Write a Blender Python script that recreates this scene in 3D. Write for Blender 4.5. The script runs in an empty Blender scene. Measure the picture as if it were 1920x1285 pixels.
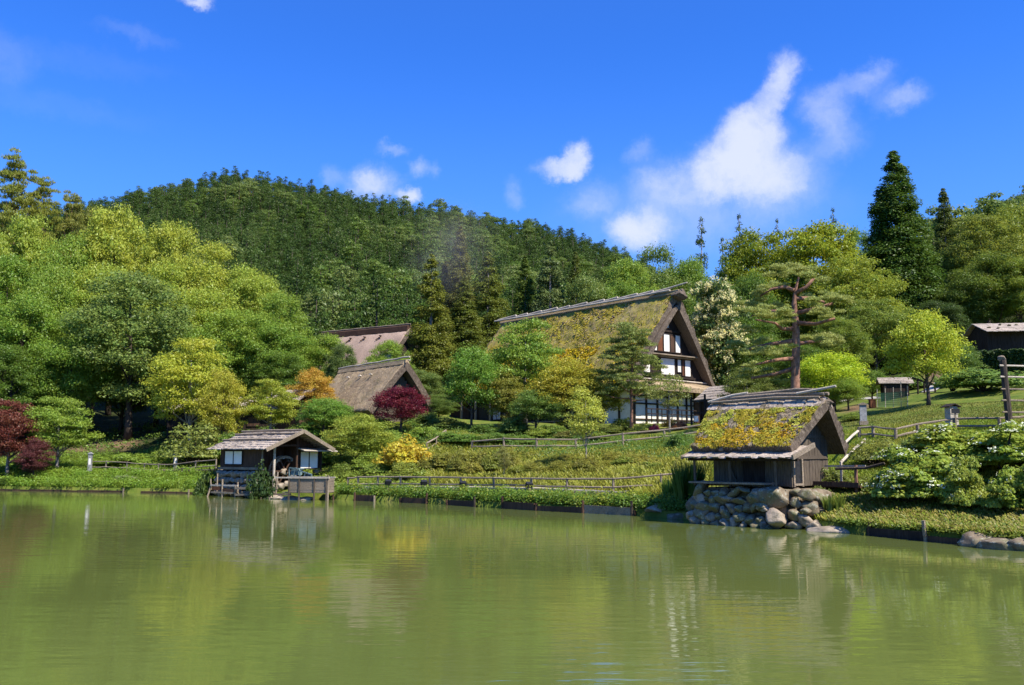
import bpy, math, random
import numpy as np
from mathutils import Vector, Matrix, noise as mnoise

C = bpy.context.scene.collection
SC = bpy.context.scene
R = math.radians
# ------------------------------------------------------------------ camera
FPX, CX, CY, CAMZ = 1700.0, 960.0, 642.5, 2.5
PITCH = math.atan((850.0 - CY) / FPX)
cam_d = bpy.data.cameras.new("camera")
cam_d.sensor_width = 36.0
cam_d.lens = 36.0 * FPX / 1920.0
cam_d.clip_end = 4000
cam = bpy.data.objects.new("camera", cam_d)
cam.location = (0, 0, CAMZ)
cam.rotation_euler = (math.pi / 2 + PITCH, 0, 0)
C.objects.link(cam)
SC.camera = cam

def ray(px, py):
    dx, dy = (px - CX) / FPX, (CY - py) / FPX
    return np.array([dx, math.cos(PITCH) - dy * math.sin(PITCH), math.sin(PITCH) + dy * math.cos(PITCH)])

def P(px, py, Y):
    """world point seen at photo pixel (px,py) at depth Y"""
    d = ray(px, py)
    d = d * (Y / d[1])
    return Vector((d[0], Y, CAMZ + d[2]))

# ------------------------------------------------------------------ render settings
SC.render.engine = 'CYCLES'
SC.view_settings.view_transform = 'Standard'
SC.view_settings.look = 'None'
SC.view_settings.exposure = 0.78
SC.view_settings.gamma = 1.0
SC.cycles.use_denoising = True
SC.cycles.max_bounces = 10
SC.cycles.diffuse_bounces = 6
SC.cycles.glossy_bounces = 3
SC.cycles.transmission_bounces = 6
SC.cycles.caustics_reflective = False
SC.cycles.caustics_refractive = False

# ------------------------------------------------------------------ sun and sky
SUN = Vector((0.76, -0.66, 1.30)).normalized()
el = math.asin(SUN.z)
sd = bpy.data.lights.new("sun", 'SUN')
sd.energy = 5.0
sd.angle = R(0.55)
sd.color = (1.0, 0.94, 0.81)
so = bpy.data.objects.new("sun", sd)
so.rotation_euler = SUN.to_track_quat('Z', 'Y').to_euler()
so.location = (40, -20, 60)
C.objects.link(so)

world = bpy.data.worlds.new("World")
SC.world = world
world.use_nodes = True
def build_world():
    nt = world.node_tree
    nt.nodes.clear()
    N, Lk = nt.nodes, nt.links
    out = N.new('ShaderNodeOutputWorld')
    bg = N.new('ShaderNodeBackground')
    bg.inputs['Strength'].default_value = 0.10
    sky = N.new('ShaderNodeTexSky')
    sky.sky_type = 'NISHITA'
    sky.sun_disc = False
    sky.sun_elevation = el
    sky.sun_rotation = math.atan2(SUN.x, SUN.y)
    sky.air_density = 1.0
    sky.dust_density = 0.3
    sky.ozone_density = 2.2
    hs = N.new('ShaderNodeHueSaturation')
    hs.inputs['Hue'].default_value = 0.503
    hs.inputs['Saturation'].default_value = 1.0
    hs.inputs['Value'].default_value = 0.97
    tint = N.new('ShaderNodeMix'); tint.data_type = 'RGBA'; tint.blend_type = 'MULTIPLY'
    tint.inputs['Factor'].default_value = 1
    tint.inputs[7].default_value = (0.11, 0.665, 1.56, 1)
    Lk.new(sky.outputs[0], tint.inputs[6])
    Lk.new(tint.outputs[2], hs.inputs['Color'])
    tc = N.new('ShaderNodeTexCoord')
    n1 = N.new('ShaderNodeTexNoise')
    n1.inputs['Scale'].default_value = 20
    n1.inputs['Detail'].default_value = 9
    n1.inputs['Roughness'].default_value = 0.68
    Lk.new(tc.outputs['Generated'], n1.inputs['Vector'])
    sub = N.new('ShaderNodeVectorMath'); sub.operation = 'SUBTRACT'
    sub.inputs[1].default_value = (0.5, 0.5, 0.5)
    Lk.new(n1.outputs['Color'], sub.inputs[0])
    sc = N.new('ShaderNodeVectorMath'); sc.operation = 'SCALE'
    sc.inputs['Scale'].default_value = 0.05
    Lk.new(sub.outputs[0], sc.inputs[0])
    add = N.new('ShaderNodeVectorMath'); add.operation = 'ADD'
    Lk.new(tc.outputs['Generated'], add.inputs[0]); Lk.new(sc.outputs[0], add.inputs[1])
    blobs = [(1466,142,28,40,.75),(1444,190,26,36,.6),(1412,248,50,42,.75),(1372,310,66,54,1.0),(1345,335,46,38,.85),(1415,325,66,50,.85),(1400,275,54,60,.8),(1465,325,70,56,.5),
             (1548,200,40,40,.5),(1575,255,44,38,.33),(1690,185,40,22,.45),(1620,150,46,24,.35),(1200,432,56,34,.95),
             (1252,352,62,46,.5),(1078,300,26,30,.8),(1052,320,46,18,.7),(697,342,50,34,.75),(770,367,26,14,.9),(785,318,24,18,.45),
             (620,332,20,24,.3),(1110,378,46,34,.3),(965,365,22,22,.25),(735,280,30,10,.3),(255,66,58,14,.12),(150,112,130,20,.06),(8,112,34,40,.16),
             (100,200,150,20,.06),(368,2,30,12,.7),(1260,410,190,90,.2),(1420,390,150,60,.2),(820,320,14,16,.3),(1205,285,28,18,.25)]
    prev = None
    for (px, py, rx, ry, st) in blobs:
        d = ray(px, py); d = d / np.linalg.norm(d)
        s = N.new('ShaderNodeVectorMath'); s.operation = 'SUBTRACT'
        s.inputs[1].default_value = tuple(d)
        Lk.new(add.outputs[0], s.inputs[0])
        m = N.new('ShaderNodeVectorMath'); m.operation = 'MULTIPLY'
        m.inputs[1].default_value = (FPX / rx, FPX / rx * 0.6, FPX / ry)
        Lk.new(s.outputs[0], m.inputs[0])
        l = N.new('ShaderNodeVectorMath'); l.operation = 'LENGTH'
        Lk.new(m.outputs[0], l.inputs[0])
        mr = N.new('ShaderNodeMapRange'); mr.interpolation_type = 'SMOOTHSTEP'
        mr.inputs['From Min'].default_value = 1.45
        mr.inputs['From Max'].default_value = 0.15
        mr.inputs['To Min'].default_value = 0
        mr.inputs['To Max'].default_value = st
        Lk.new(l.outputs['Value'], mr.inputs['Value'])
        if prev is None:
            prev = mr.outputs[0]
        else:
            # screen-like union: a + b - ab
            inv = N.new('ShaderNodeMath'); inv.operation = 'SUBTRACT'; inv.inputs[0].default_value = 1
            Lk.new(prev, inv.inputs[1])
            ma = N.new('ShaderNodeMath'); ma.operation = 'MULTIPLY_ADD'
            Lk.new(inv.outputs[0], ma.inputs[0]); Lk.new(mr.outputs[0], ma.inputs[1]); Lk.new(prev, ma.inputs[2])
            prev = ma.outputs[0]
    n2 = N.new('ShaderNodeTexNoise')
    n2.inputs['Scale'].default_value = 22; n2.inputs['Detail'].default_value = 8; n2.inputs['Roughness'].default_value = 0.62
    Lk.new(add.outputs[0], n2.inputs['Vector'])
    mr2 = N.new('ShaderNodeMapRange')
    mr2.inputs['From Min'].default_value = 0.25; mr2.inputs['From Max'].default_value = 0.62
    mr2.inputs['To Min'].default_value = 0.45; mr2.inputs['To Max'].default_value = 1.0
    Lk.new(n2.outputs[0], mr2.inputs['Value'])
    mul = N.new('ShaderNodeMath'); mul.operation = 'MULTIPLY'
    Lk.new(prev, mul.inputs[0]); Lk.new(mr2.outputs[0], mul.inputs[1])
    mix = N.new('ShaderNodeMix'); mix.data_type = 'RGBA'
    cr_ = N.new('ShaderNodeMapRange'); cr_.interpolation_type = 'SMOOTHSTEP'
    cr_.inputs['From Min'].default_value = -0.12; cr_.inputs['From Max'].default_value = 0.95; cr_.inputs['To Max'].default_value = 0.88
    Lk.new(mul.outputs[0], cr_.inputs['Value'])
    Lk.new(cr_.outputs[0], mix.inputs['Factor'])
    # paler air low in the sky
    sx = N.new('ShaderNodeSeparateXYZ'); Lk.new(tc.outputs['Generated'], sx.inputs[0])
    hz_ = N.new('ShaderNodeMapRange'); hz_.interpolation_type = 'SMOOTHSTEP'
    hz_.inputs['From Min'].default_value = 0.44; hz_.inputs['From Max'].default_value = 0.02
    hz_.inputs['To Max'].default_value = 0.75
    Lk.new(sx.outputs[2], hz_.inputs['Value'])
    hm = N.new('ShaderNodeMix'); hm.data_type = 'RGBA'
    Lk.new(hz_.outputs[0], hm.inputs['Factor']); Lk.new(hs.outputs[0], hm.inputs[6])
    hm.inputs[7].default_value = (1.25, 2.8, 6.05, 1)
    Lk.new(hm.outputs[2], mix.inputs[6])
    mix.inputs[7].default_value = (4.9, 5.2, 6.1, 1)
    Lk.new(mix.outputs[2], bg.inputs['Color'])
    Lk.new(bg.outputs[0], out.inputs['Surface'])
build_world()

# ------------------------------------------------------------------ scene helpers
def tag(o, label=None, cat=None, group=None, kind=None):
    if label: o['label'] = label
    if cat: o['category'] = cat
    if group: o['group'] = group
    if kind: o['kind'] = kind
    return o

def thing(name, label, cat, loc=(0, 0, 0), rotz=0.0, group=None):
    o = bpy.data.objects.new(name, None)
    o.empty_display_size = 0.2
    C.objects.link(o)
    o.location = loc
    o.rotation_euler = (0, 0, rotz)
    return tag(o, label, cat, group)

def add_obj(name, me, parent=None, color=None):
    o = bpy.data.objects.new(name, me)
    C.objects.link(o)
    if parent is not None: o.parent = parent
    if color is not None: o.color = (*color, 1)
    return o

class MB:
    """collects simple shapes into one mesh"""
    def __init__(s): s.v = []; s.f = []
    def add(s, vs, fs):
        b = len(s.v)
        s.v += [tuple(p) for p in vs]
        s.f += [tuple(i + b for i in f) for f in fs]
    def box(s, c, d, rot=None):
        hx, hy, hz = d[0] / 2, d[1] / 2, d[2] / 2
        vs = [Vector((x, y, z)) for x in (-hx, hx) for y in (-hy, hy) for z in (-hz, hz)]
        if rot is not None: vs = [rot @ v for v in vs]
        c = Vector(c)
        s.add([v + c for v in vs], [(0,1,3,2),(4,6,7,5),(0,4,5,1),(2,3,7,6),(0,2,6,4),(1,5,7,3)])
    def bar(s, a, b, w, h):
        a, b = Vector(a), Vector(b)
        d = b - a
        rot = d.to_track_quat('X', 'Z').to_matrix()
        s.box((a + b) / 2, (d.length, w, h), rot)
    def tube(s, pts, rad, n=8, wob=0.0, rng=None, cap=True):
        pts = [Vector(p) for p in pts]
        b = len(s.v)
        m = len(pts)
        if not hasattr(rad, '__len__'): rad = [rad] * m
        up = Vector((0.13, 0.31, 0.94))
        for i, p in enumerate(pts):
            t = (pts[min(i + 1, m - 1)] - pts[max(i - 1, 0)])
            t = t.normalized() if t.length > 1e-6 else Vector((0, 0, 1))
            a = t.cross(up)
            if a.length < 0.1: a = t.cross(Vector((1, 0, 0)))
            a.normalize(); c = t.cross(a)
            for k in range(n):
                q = 2 * math.pi * k / n
                r = rad[i] * (1 + (rng.uniform(-wob, wob) if rng else 0))
                s.v.append(tuple(p + (a * math.cos(q) + c * math.sin(q)) * r))
        for i in range(m - 1):
            for k in range(n):
                k2 = (k + 1) % n
                s.f.append((b + i*n + k, b + i*n + k2, b + (i+1)*n + k2, b + (i+1)*n + k))
        if cap:
            s.f.append(tuple(b + k for k in reversed(range(n))))
            s.f.append(tuple(b + (m-1)*n + k for k in range(n)))
    def prism(s, poly, axis, a0, a1):
        """poly in the two other axes, extruded along axis index from a0 to a1"""
        n = len(poly)
        def mk(p, a):
            q = list(p); q.insert(axis, a); return tuple(q)
        vs = [mk(p, a0) for p in poly] + [mk(p, a1) for p in poly]
        fs = [tuple(range(n))[::-1], tuple(range(n, 2*n))] + [(i, (i+1) % n, n + (i+1) % n, n + i) for i in range(n)]
        s.add(vs, fs)
    def mesh(s, name, mat, smooth=False):
        me = bpy.data.meshes.new(name)
        me.from_pydata(s.v, [], s.f)
        if isinstance(mat, (list, tuple)):
            for m in mat: me.materials.append(m)
        elif mat: me.materials.append(mat)
        if smooth:
            me.polygons.foreach_set('use_smooth', [True] * len(me.polygons))
        me.update()
        return me
    def build(s, name, mat, parent=None, smooth=False):
        return add_obj(name, s.mesh(name, mat, smooth), parent)

# ------------------------------------------------------------------ materials
def newmat(name):
    m = bpy.data.materials.new(name)
    m.use_nodes = True
    nt = m.node_tree
    nt.nodes.clear()
    return m, nt.nodes, nt.links

def ramp(N, stops):
    r = N.new('ShaderNodeValToRGB')
    e = r.color_ramp.elements
    while len(e) > 1: e.remove(e[0])
    e[0].position = stops[0][0]; e[0].color = (*stops[0][1], 1)
    for p, c in stops[1:]:
        x = e.new(p); x.color = (*c, 1)
    return r

def noise_node(N, Lk, vec, scale, detail=5, rough=0.6, mapping=None, rot=None):
    n = N.new('ShaderNodeTexNoise')
    n.inputs['Scale'].default_value = scale
    n.inputs['Detail'].default_value = detail
    n.inputs['Roughness'].default_value = rough
    if mapping:
        mp = N.new('ShaderNodeMapping')
        mp.inputs['Scale'].default_value = mapping
        Lk.new(vec, mp.inputs['Vector']); Lk.new(mp.outputs[0], n.inputs['Vector'])
    else:
        Lk.new(vec, n.inputs['Vector'])
    return n

def leaf_material(name, hill=None, trans=0.42):
    m, N, Lk = newmat(name)
    out = N.new('ShaderNodeOutputMaterial')
    oi = N.new('ShaderNodeObjectInfo')
    ge = N.new('ShaderNodeNewGeometry')
    hs = N.new('ShaderNodeHueSaturation')
    def mr(src, a, b):
        x = N.new('ShaderNodeMapRange')
        x.inputs['To Min'].default_value = a; x.inputs['To Max'].default_value = b
        Lk.new(src, x.inputs['Value']); return x.outputs[0]
    if hill:
        r = ramp(N, hill)
        r.color_ramp.interpolation = 'LINEAR'
        ln_ = noise_node(N, Lk, oi.outputs['Location'], .02, 4, .6)
        lm = N.new('ShaderNodeMapRange'); lm.inputs['From Min'].default_value = .3; lm.inputs['From Max'].default_value = .7
        lm.inputs['To Min'].default_value = -.3; lm.inputs['To Max'].default_value = .75
        Lk.new(ln_.outputs[0], lm.inputs['Value'])
        lf = N.new('ShaderNodeMath'); lf.operation = 'MULTIPLY_ADD'; lf.inputs[1].default_value = .55
        Lk.new(oi.outputs['Random'], lf.inputs[0]); Lk.new(lm.outputs[0], lf.inputs[2])
        Lk.new(lf.outputs[0], r.inputs[0])
        col = r.outputs[0]
    else:
        col = oi.outputs['Color']
    rpi = ge.outputs['Random Per Island']
    tc = N.new('ShaderNodeTexCoord')
    pn = noise_node(N, Lk, tc.outputs['Object'], .75, 3, .6)
    pm = N.new('ShaderNodeMapRange'); pm.inputs['From Min'].default_value = .32; pm.inputs['From Max'].default_value = .68
    pm.inputs['To Min'].default_value = -.012; pm.inputs['To Max'].default_value = .014
    Lk.new(pn.outputs[0], pm.inputs['Value'])
    ha = N.new('ShaderNodeMath'); ha.operation = 'ADD'
    Lk.new(mr(rpi, 0.487, 0.513), ha.inputs[0]); Lk.new(pm.outputs[0], ha.inputs[1])
    Lk.new(ha.outputs[0], hs.inputs['Hue'])
    hs.inputs['Saturation'].default_value = 1.0
    wn = N.new('ShaderNodeTexWhiteNoise'); wn.noise_dimensions = '1D'
    Lk.new(rpi, wn.inputs['W'])
    Lk.new(mr(wn.outputs['Value'], 0.9, 1.3), hs.inputs['Value'])
    Lk.new(col, hs.inputs['Color'])
    d = N.new('ShaderNodeBsdfDiffuse')
    t = N.new('ShaderNodeBsdfTranslucent')
    mx = N.new('ShaderNodeMixShader'); mx.inputs[0].default_value = trans
    hs2 = N.new('ShaderNodeHueSaturation')
    hs2.inputs['Hue'].default_value = 0.485; hs2.inputs['Value'].default_value = 1.25
    Lk.new(hs.outputs[0], hs2.inputs['Color'])
    Lk.new(hs.outputs[0], d.inputs['Color']); Lk.new(hs2.outputs[0], t.inputs['Color'])
    Lk.new(d.outputs[0], mx.inputs[1]); Lk.new(t.outputs[0], mx.inputs[2])
    g = N.new('ShaderNodeBsdfGlossy'); g.inputs['Roughness'].default_value = 0.45
    g.inputs['Color'].default_value = (1, 1, 1, 1)
    mx2 = N.new('ShaderNodeMixShader'); mx2.inputs[0].default_value = 0.015
    Lk.new(mx.outputs[0], mx2.inputs[1]); Lk.new(g.outputs[0], mx2.inputs[2])
    Lk.new(mx2.outputs[0], out.inputs['Surface'])
    return m

def rough_material(name, stops, scale=6, mapping=None, rough=0.85, bump=0.3, bscale=None, extra=None, coords='Object'):
    """noise-ramped matte surface; extra=(scale, threshold, width, color, mapping) adds patches such as moss or lichen"""
    m, N, Lk = newmat(name)
    out = N.new('ShaderNodeOutputMaterial')
    b = N.new('ShaderNodeBsdfPrincipled')
    b.inputs['Roughness'].default_value = rough
    b.inputs['Specular IOR Level'].default_value = 0.2
    tc = N.new('ShaderNodeTexCoord')
    vec = tc.outputs[coords]
    n = noise_node(N, Lk, vec, scale, 8, 0.65, mapping)
    r = ramp(N, stops)
    Lk.new(n.outputs[0], r.inputs[0])
    col = r.outputs[0]
    n2 = noise_node(N, Lk, vec, scale * 0.13, 3, 0.5)
    mrv = N.new('ShaderNodeMapRange'); mrv.inputs['From Min'].default_value = .3; mrv.inputs['From Max'].default_value = .7
    mrv.inputs['To Min'].default_value = .75; mrv.inputs['To Max'].default_value = 1.25
    Lk.new(n2.outputs[0], mrv.inputs['Value'])
    hs = N.new('ShaderNodeHueSaturation')
    Lk.new(mrv.outputs[0], hs.inputs['Value']); Lk.new(col, hs.inputs['Color'])
    col = hs.outputs[0]
    for ex in (extra or []):
        sc_, th, w, c2, mp = ex
        ne = noise_node(N, Lk, vec, sc_, 7, 0.7, mp)
        mr = N.new('ShaderNodeMapRange')
        mr.inputs['From Min'].default_value = th - w; mr.inputs['From Max'].default_value = th + w
        Lk.new(ne.outputs[0], mr.inputs['Value'])
        mx = N.new('ShaderNodeMix'); mx.data_type = 'RGBA'
        Lk.new(mr.outputs[0], mx.inputs['Factor']); Lk.new(col, mx.inputs[6])
        nc = noise_node(N, Lk, vec, sc_ * 9, 4, 0.7)
        rc = ramp(N, [(0.3, tuple(x * .55 for x in c2)), (0.7, tuple(min(1, x * 1.35) for x in c2))])
        Lk.new(nc.outputs[0], rc.inputs[0]); Lk.new(rc.outputs[0], mx.inputs[7])
        col = mx.outputs[2]
    Lk.new(col, b.inputs['Base Color'])
    if bump:
        nb = noise_node(N, Lk, vec, bscale or scale * 1.5, 8, 0.7, mapping)
        bp = N.new('ShaderNodeBump'); bp.inputs['Strength'].default_value = bump; bp.inputs['Distance'].default_value = 0.05
        Lk.new(nb.outputs[0], bp.inputs['Height']); Lk.new(bp.outputs[0], b.inputs['Normal'])
    Lk.new(b.outputs[0], out.inputs['Surface'])
    return m

M = {}
M['leaf'] = leaf_material('leaf')
M['needle'] = leaf_material('needle', trans=0.3)
M['moss'] = leaf_material('moss_tuft', trans=0.1)
M['bark'] = rough_material('bark', [(.3, (.028, .02, .014)), (.7, (.11, .085, .065))], 5, (3, 3, .7), bump=.6)
M['bark_red'] = rough_material('red_pine_bark', [(.3, (.12, .06, .04)), (.7, (.38, .20, .135))], 7, (1, 1, .6), bump=.6)
M['bark_grey'] = rough_material('grey_bark', [(.3, (.12, .1, .085)), (.7, (.34, .3, .26))], 5, (2, 2, .7), bump=.5)
M['wood_dark'] = rough_material('dark_wood', [(.3, (.012, .008, .006)), (.7, (.05, .034, .026))], 4, (5, 5, .5), bump=.3)
M['wood_brown'] = rough_material('brown_wood', [(.3, (.035, .02, .013)), (.7, (.11, .06, .038))], 4, (5, 5, .5), bump=.3)
M['wood_red'] = rough_material('red_brown_shutter', [(.3, (.07, .024, .012)), (.7, (.19, .075, .035))], 4, (5, 5, .5), bump=.3)
M['wood_grey'] = rough_material('weathered_wood', [(.3, (.11, .08, .055)), (.7, (.37, .295, .21))], 7, (3, 3, 3), bump=.5)
M['wood_pale'] = rough_material('pale_weathered_wood', [(.3, (.27, .22, .165)), (.7, (.62, .54, .43))], 7, (3, 3, 3), bump=.4)
M['wood_hut'] = rough_material('hut_boards', [(.3, (.045, .033, .023)), (.7, (.16, .125, .09))], 5, (6, 6, .6), bump=.4)
M['shingle'] = rough_material('bark_shingle', [(.25, (.13, .10, .075)), (.5, (.35, .285, .225)), (.75, (.64, .55, .45))], 3.2, (2.5, 5, 5), bump=.8)
M['plaster'] = rough_material('white_plaster', [(.3, (.66, .61, .53)), (.7, (.80, .75, .67))], 3, bump=.1)
M['paper'] = rough_material('white_paper_screen', [(.3, (.74, .69, .60)), (.7, (.86, .81, .72))], 2, bump=.0)
M['plaster_cream'] = rough_material('cream_plaster', [(.3, (.42, .38, .24)), (.7, (.58, .53, .36))], 3, bump=.1)
M['stone'] = rough_material('grey_stone', [(.25, (.07, .05, .032)), (.5, (.19, .145, .095)), (.75, (.38, .31, .22))], 2.3, bump=.7, bscale=6,
                            extra=[(1.1, .56, .06, (.13, .125, .06), None), (6, .6, .05, (.36, .34, .27), None)])
M['stone_tan'] = rough_material('tan_stone', [(.25, (.16, .115, .08)), (.5, (.33, .26, .19)), (.75, (.5, .42, .33))], 2.3, bump=.7, bscale=6,
                            extra=[(1.3, .58, .06, (.14, .12, .08), None)])
M['stone_pale'] = rough_material('pale_stone', [(.25, (.13, .10, .07)), (.5, (.28, .225, .165)), (.75, (.46, .39, .30))], 2.3, bump=.5, bscale=6)
M['metal_and_shade_dark'] = rough_material('dark_metal_and_shade', [(.3, (.015, .015, .016)), (.7, (.035, .035, .037))], 8, bump=.05, rough=.5)  # also colours the slabs that paint shade inside openings
M['granite'] = rough_material('grey_granite_post', [(.3, (.16, .155, .15)), (.7, (.36, .35, .34))], 10, bump=.2)
M['net'] = rough_material('green_net', [(.3, (.03, .09, .05)), (.7, (.05, .14, .085))], 20, bump=.1)
def thatch_mat(name, stops, extra):
    return rough_material(name, stops, 3.0, (9, 2, 2), rough=.95, bump=.9, bscale=4, extra=extra)
M['thatch_moss'] = thatch_mat('mossy_thatch', [(.25, (.10, .075, .035)), (.5, (.27, .21, .10)), (.75, (.44, .36, .22))],
     [(.45, .47, .14, (.34, .265, .025), (1, 1, 1)), (1.6, .52, .1, (.26, .23, .03), (1, 1, 1))])
M['thatch_plain'] = thatch_mat('brown_thatch', [(.25, (.15, .105, .06)), (.5, (.33, .24, .145)), (.75, (.48, .37, .235))], [(.5, .62, .08, (.16, .135, .05), None)])
M['thatch_pink'] = thatch_mat('pale_pinkish_thatch', [(.25, (.19, .125, .095)), (.5, (.33, .235, .18)), (.75, (.46, .35, .28))], [])
M['thatch_hut'] = thatch_mat('weathered_thatch', [(.25, (.055, .04, .03)), (.5, (.17, .135, .105)), (.75, (.36, .31, .26))], [(.8, .52, .12, (.20, .17, .02), None)])
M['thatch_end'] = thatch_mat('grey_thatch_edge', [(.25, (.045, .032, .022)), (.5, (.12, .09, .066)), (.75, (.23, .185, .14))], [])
M['foam'] = rough_material('white_flower', [(.3, (.4, .42, .26)), (.7, (.66, .67, .5))], 5, bump=0)
# ------------------------------------------------------------------ terrain
SHX = np.array([-400, -35, -19, -14.5, -10, -4.3, 0.9, 5.2, 7, 9.4, 10.8, 12.4, 13.6, 16, 22, 60, 400.])
SHY = np.array([64, 62.3, 57, 53.6, 50, 46, 40.6, 37, 34.4, 32.2, 28.6, 25.4, 23.6, 20, 13, -30, -400.])
def ys(x): return np.interp(x, SHX, SHY)

def pxY(px, Y): return (px - CX) / FPX * Y
GC = []
def gc(px, *yz):
    for Y, z in yz: GC.append((pxY(px, Y), Y, z))
gc(-250, (70, 1.2), (82, 4), (100, 8), (130, 14))
gc(0, (65, .9), (74, 2.0), (85, 4.5), (100, 8), (130, 14))
gc(200, (62.5, .8), (68, 1.3), (78, 3.3), (90, 5), (110, 9), (135, 14))
gc(400, (59, .9), (64, 1.5), (70, 2.8), (80, 4.6), (110, 9), (140, 14))
gc(620, (54, .9), (60, 2.2), (70, 4.9), (80, 5.6), (100, 8.5), (120, 12), (150, 16))
gc(800, (48, .8), (55, 1.8), (62, 3.2), (72, 4.8), (90, 6.2), (115, 10), (150, 16))
gc(1000, (42.5, .85), (50, 1.7), (58, 2.8), (66, 4.1), (75, 4.9), (95, 5.6), (120, 10), (150, 15))
gc(1200, (39.5, .8), (48, 2.0), (57, 3.3), (66, 4.4), (75, 4.9), (95, 5.6), (120, 10), (150, 14))
gc(1400, (38, 1.3), (45, 2.6), (55, 3.9), (75, 5), (95, 6.5), (120, 10), (150, 13))
gc(1600, (30, .75), (34, 1.5), (38, 2.6), (45, 3.7), (55, 4.7), (65, 5.8), (90, 9), (120, 13))
gc(1750, (28, .6), (31, 1.0), (34, 2.0), (38, 3.3), (50, 5), (60, 6.4), (80, 9.6), (110, 15))
gc(1920, (25.5, .55), (28, 1.0), (32, 2.3), (38, 3.7), (50, 5.6), (65, 8), (80, 10.5), (110, 17))
gc(2200, (28, 2.0), (38, 4.4), (50, 7), (80, 12), (110, 20))
RIDGE = [(-500, 455), (-200, 430), (0, 412), (100, 392), (200, 380), (330, 340), (430, 318), (560, 344), (700, 378), (850, 398), (1000, 425), (1100, 450), (1165, 476), (1250, 520), (1400, 580), (1600, 590)]
for px, tp in RIDGE:
    zr = (850 - tp) / FPX * 420 + 2.5 - 7
    zb = 15.0
    for Y, w in ((200, .16), (270, .40), (350, .72), (420, 1.0), (520, .75), (700, .5)):
        GC.append((pxY(px, Y), Y, zb + (zr - zb) * w))
for px, tp in ((1740, 430), (1830, 385), (1920, 342), (2100, 290), (2400, 260)):
    zr = (850 - tp) / FPX * 230 + 2.5 - 13
    for Y, w in ((150, .35), (190, .7), (230, 1.0), (300, .9), (420, .8)):
        GC.append((pxY(px, Y), Y, 14 + (zr - 14) * w))
GC = np.array(GC)
def _k(a, b):
    d = np.sqrt(((a[:, None, :] - b[None, :, :]) ** 2).sum(-1))
    return d
_A = -_k(GC[:, :2], GC[:, :2])
_A[np.diag_indices(len(GC))] -= 0.6
_n = len(GC)
_S = np.zeros((_n + 1, _n + 1)); _S[:_n, :_n] = _A; _S[_n, :_n] = 1; _S[:_n, _n] = 1
_w = np.linalg.solve(_S, np.concatenate([GC[:, 2], [0]]))
def _bump(x, y):
    return (np.sin(x * .9 + 1.3 * np.sin(y * .37)) * np.sin(y * .8 + 1.1 * np.sin(x * .43)) * .09)
def height(x, y):
    x = np.atleast_1d(np.asarray(x, float)); y = np.atleast_1d(np.asarray(y, float))
    q = np.stack([x, y], 1)
    z = np.empty(len(x))
    for i in range(0, len(x), 20000):
        z[i:i+20000] = -_k(q[i:i+20000], GC[:, :2]) @ _w[:_n] + _w[_n]
    t = y - ys(x)
    near = np.clip(t / 4.0, 0, 1); near = near * near * (3 - 2 * near)
    z = .28 + (np.maximum(z, .34) - .28) * near + _bump(x, y) * near
    return np.where(t < 0, -1.2, z)
def hz(x, y): return float(height(x, y)[0])
def G(px, py, y0=20, y1=140):
    """first ground point along a photo pixel's ray"""
    Ys = np.linspace(y0, y1, 900)
    d = ray(px, py)
    xs = d[0] / d[1] * Ys; zs = CAMZ + d[2] / d[1] * Ys
    h = height(xs, Ys)
    k = np.nonzero(h >= zs)[0]
    i = k[0] if len(k) else len(Ys) - 1
    return Vector((xs[i], Ys[i], h[i]))

def ground_material():
    m, N, Lk = newmat('grassy_ground')
    out = N.new('ShaderNodeOutputMaterial'); b = N.new('ShaderNodeBsdfPrincipled')
    b.inputs['Roughness'].default_value = .95; b.inputs['Specular IOR Level'].default_value = .1
    tc = N.new('ShaderNodeTexCoord'); v = tc.outputs['Object']
    n1 = noise_node(N, Lk, v, .9, 8, .65)
    g = ramp(N, [(.25, (.045, .075, .012)), (.45, (.10, .14, .02)), (.6, (.16, .17, .032)), (.78, (.24, .2, .07))])
    Lk.new(n1.outputs[0], g.inputs[0])
    n2 = noise_node(N, Lk, v, 2.5, 6, .6)
    e = ramp(N, [(.3, (.07, .045, .028)), (.7, (.26, .165, .10))])
    Lk.new(n2.outputs[0], e.inputs[0])
    n3 = noise_node(N, Lk, v, 1.7, 6, .6)
    w = ramp(N, [(.3, (.018, .025, .008)), (.7, (.055, .065, .018))])
    Lk.new(n3.outputs[0], w.inputs[0])
    at = N.new('ShaderNodeVertexColor'); at.layer_name = 'zone'
    sp = N.new('ShaderNodeSeparateColor'); Lk.new(at.outputs[0], sp.inputs[0])
    m1 = N.new('ShaderNodeMix'); m1.data_type = 'RGBA'
    Lk.new(sp.outputs[0], m1.inputs['Factor']); Lk.new(g.outputs[0], m1.inputs[6]); Lk.new(w.outputs[0], m1.inputs[7])
    m2 = N.new('ShaderNodeMix'); m2.data_type = 'RGBA'
    Lk.new(sp.outputs[1], m2.inputs['Factor']); Lk.new(m1.outputs[2], m2.inputs[6]); Lk.new(e.outputs[0], m2.inputs[7])
    Lk.new(m2.outputs[2], b.inputs['Base Color'])
    nb = noise_node(N, Lk, v, 7, 8, .7)
    bp = N.new('ShaderNodeBump'); bp.inputs['Strength'].default_value = .8; bp.inputs['Distance'].default_value = .08
    Lk.new(nb.outputs[0], bp.inputs['Height']); Lk.new(bp.outputs[0], b.inputs['Normal'])
    Lk.new(b.outputs[0], out.inputs['Surface'])
    return m

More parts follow.
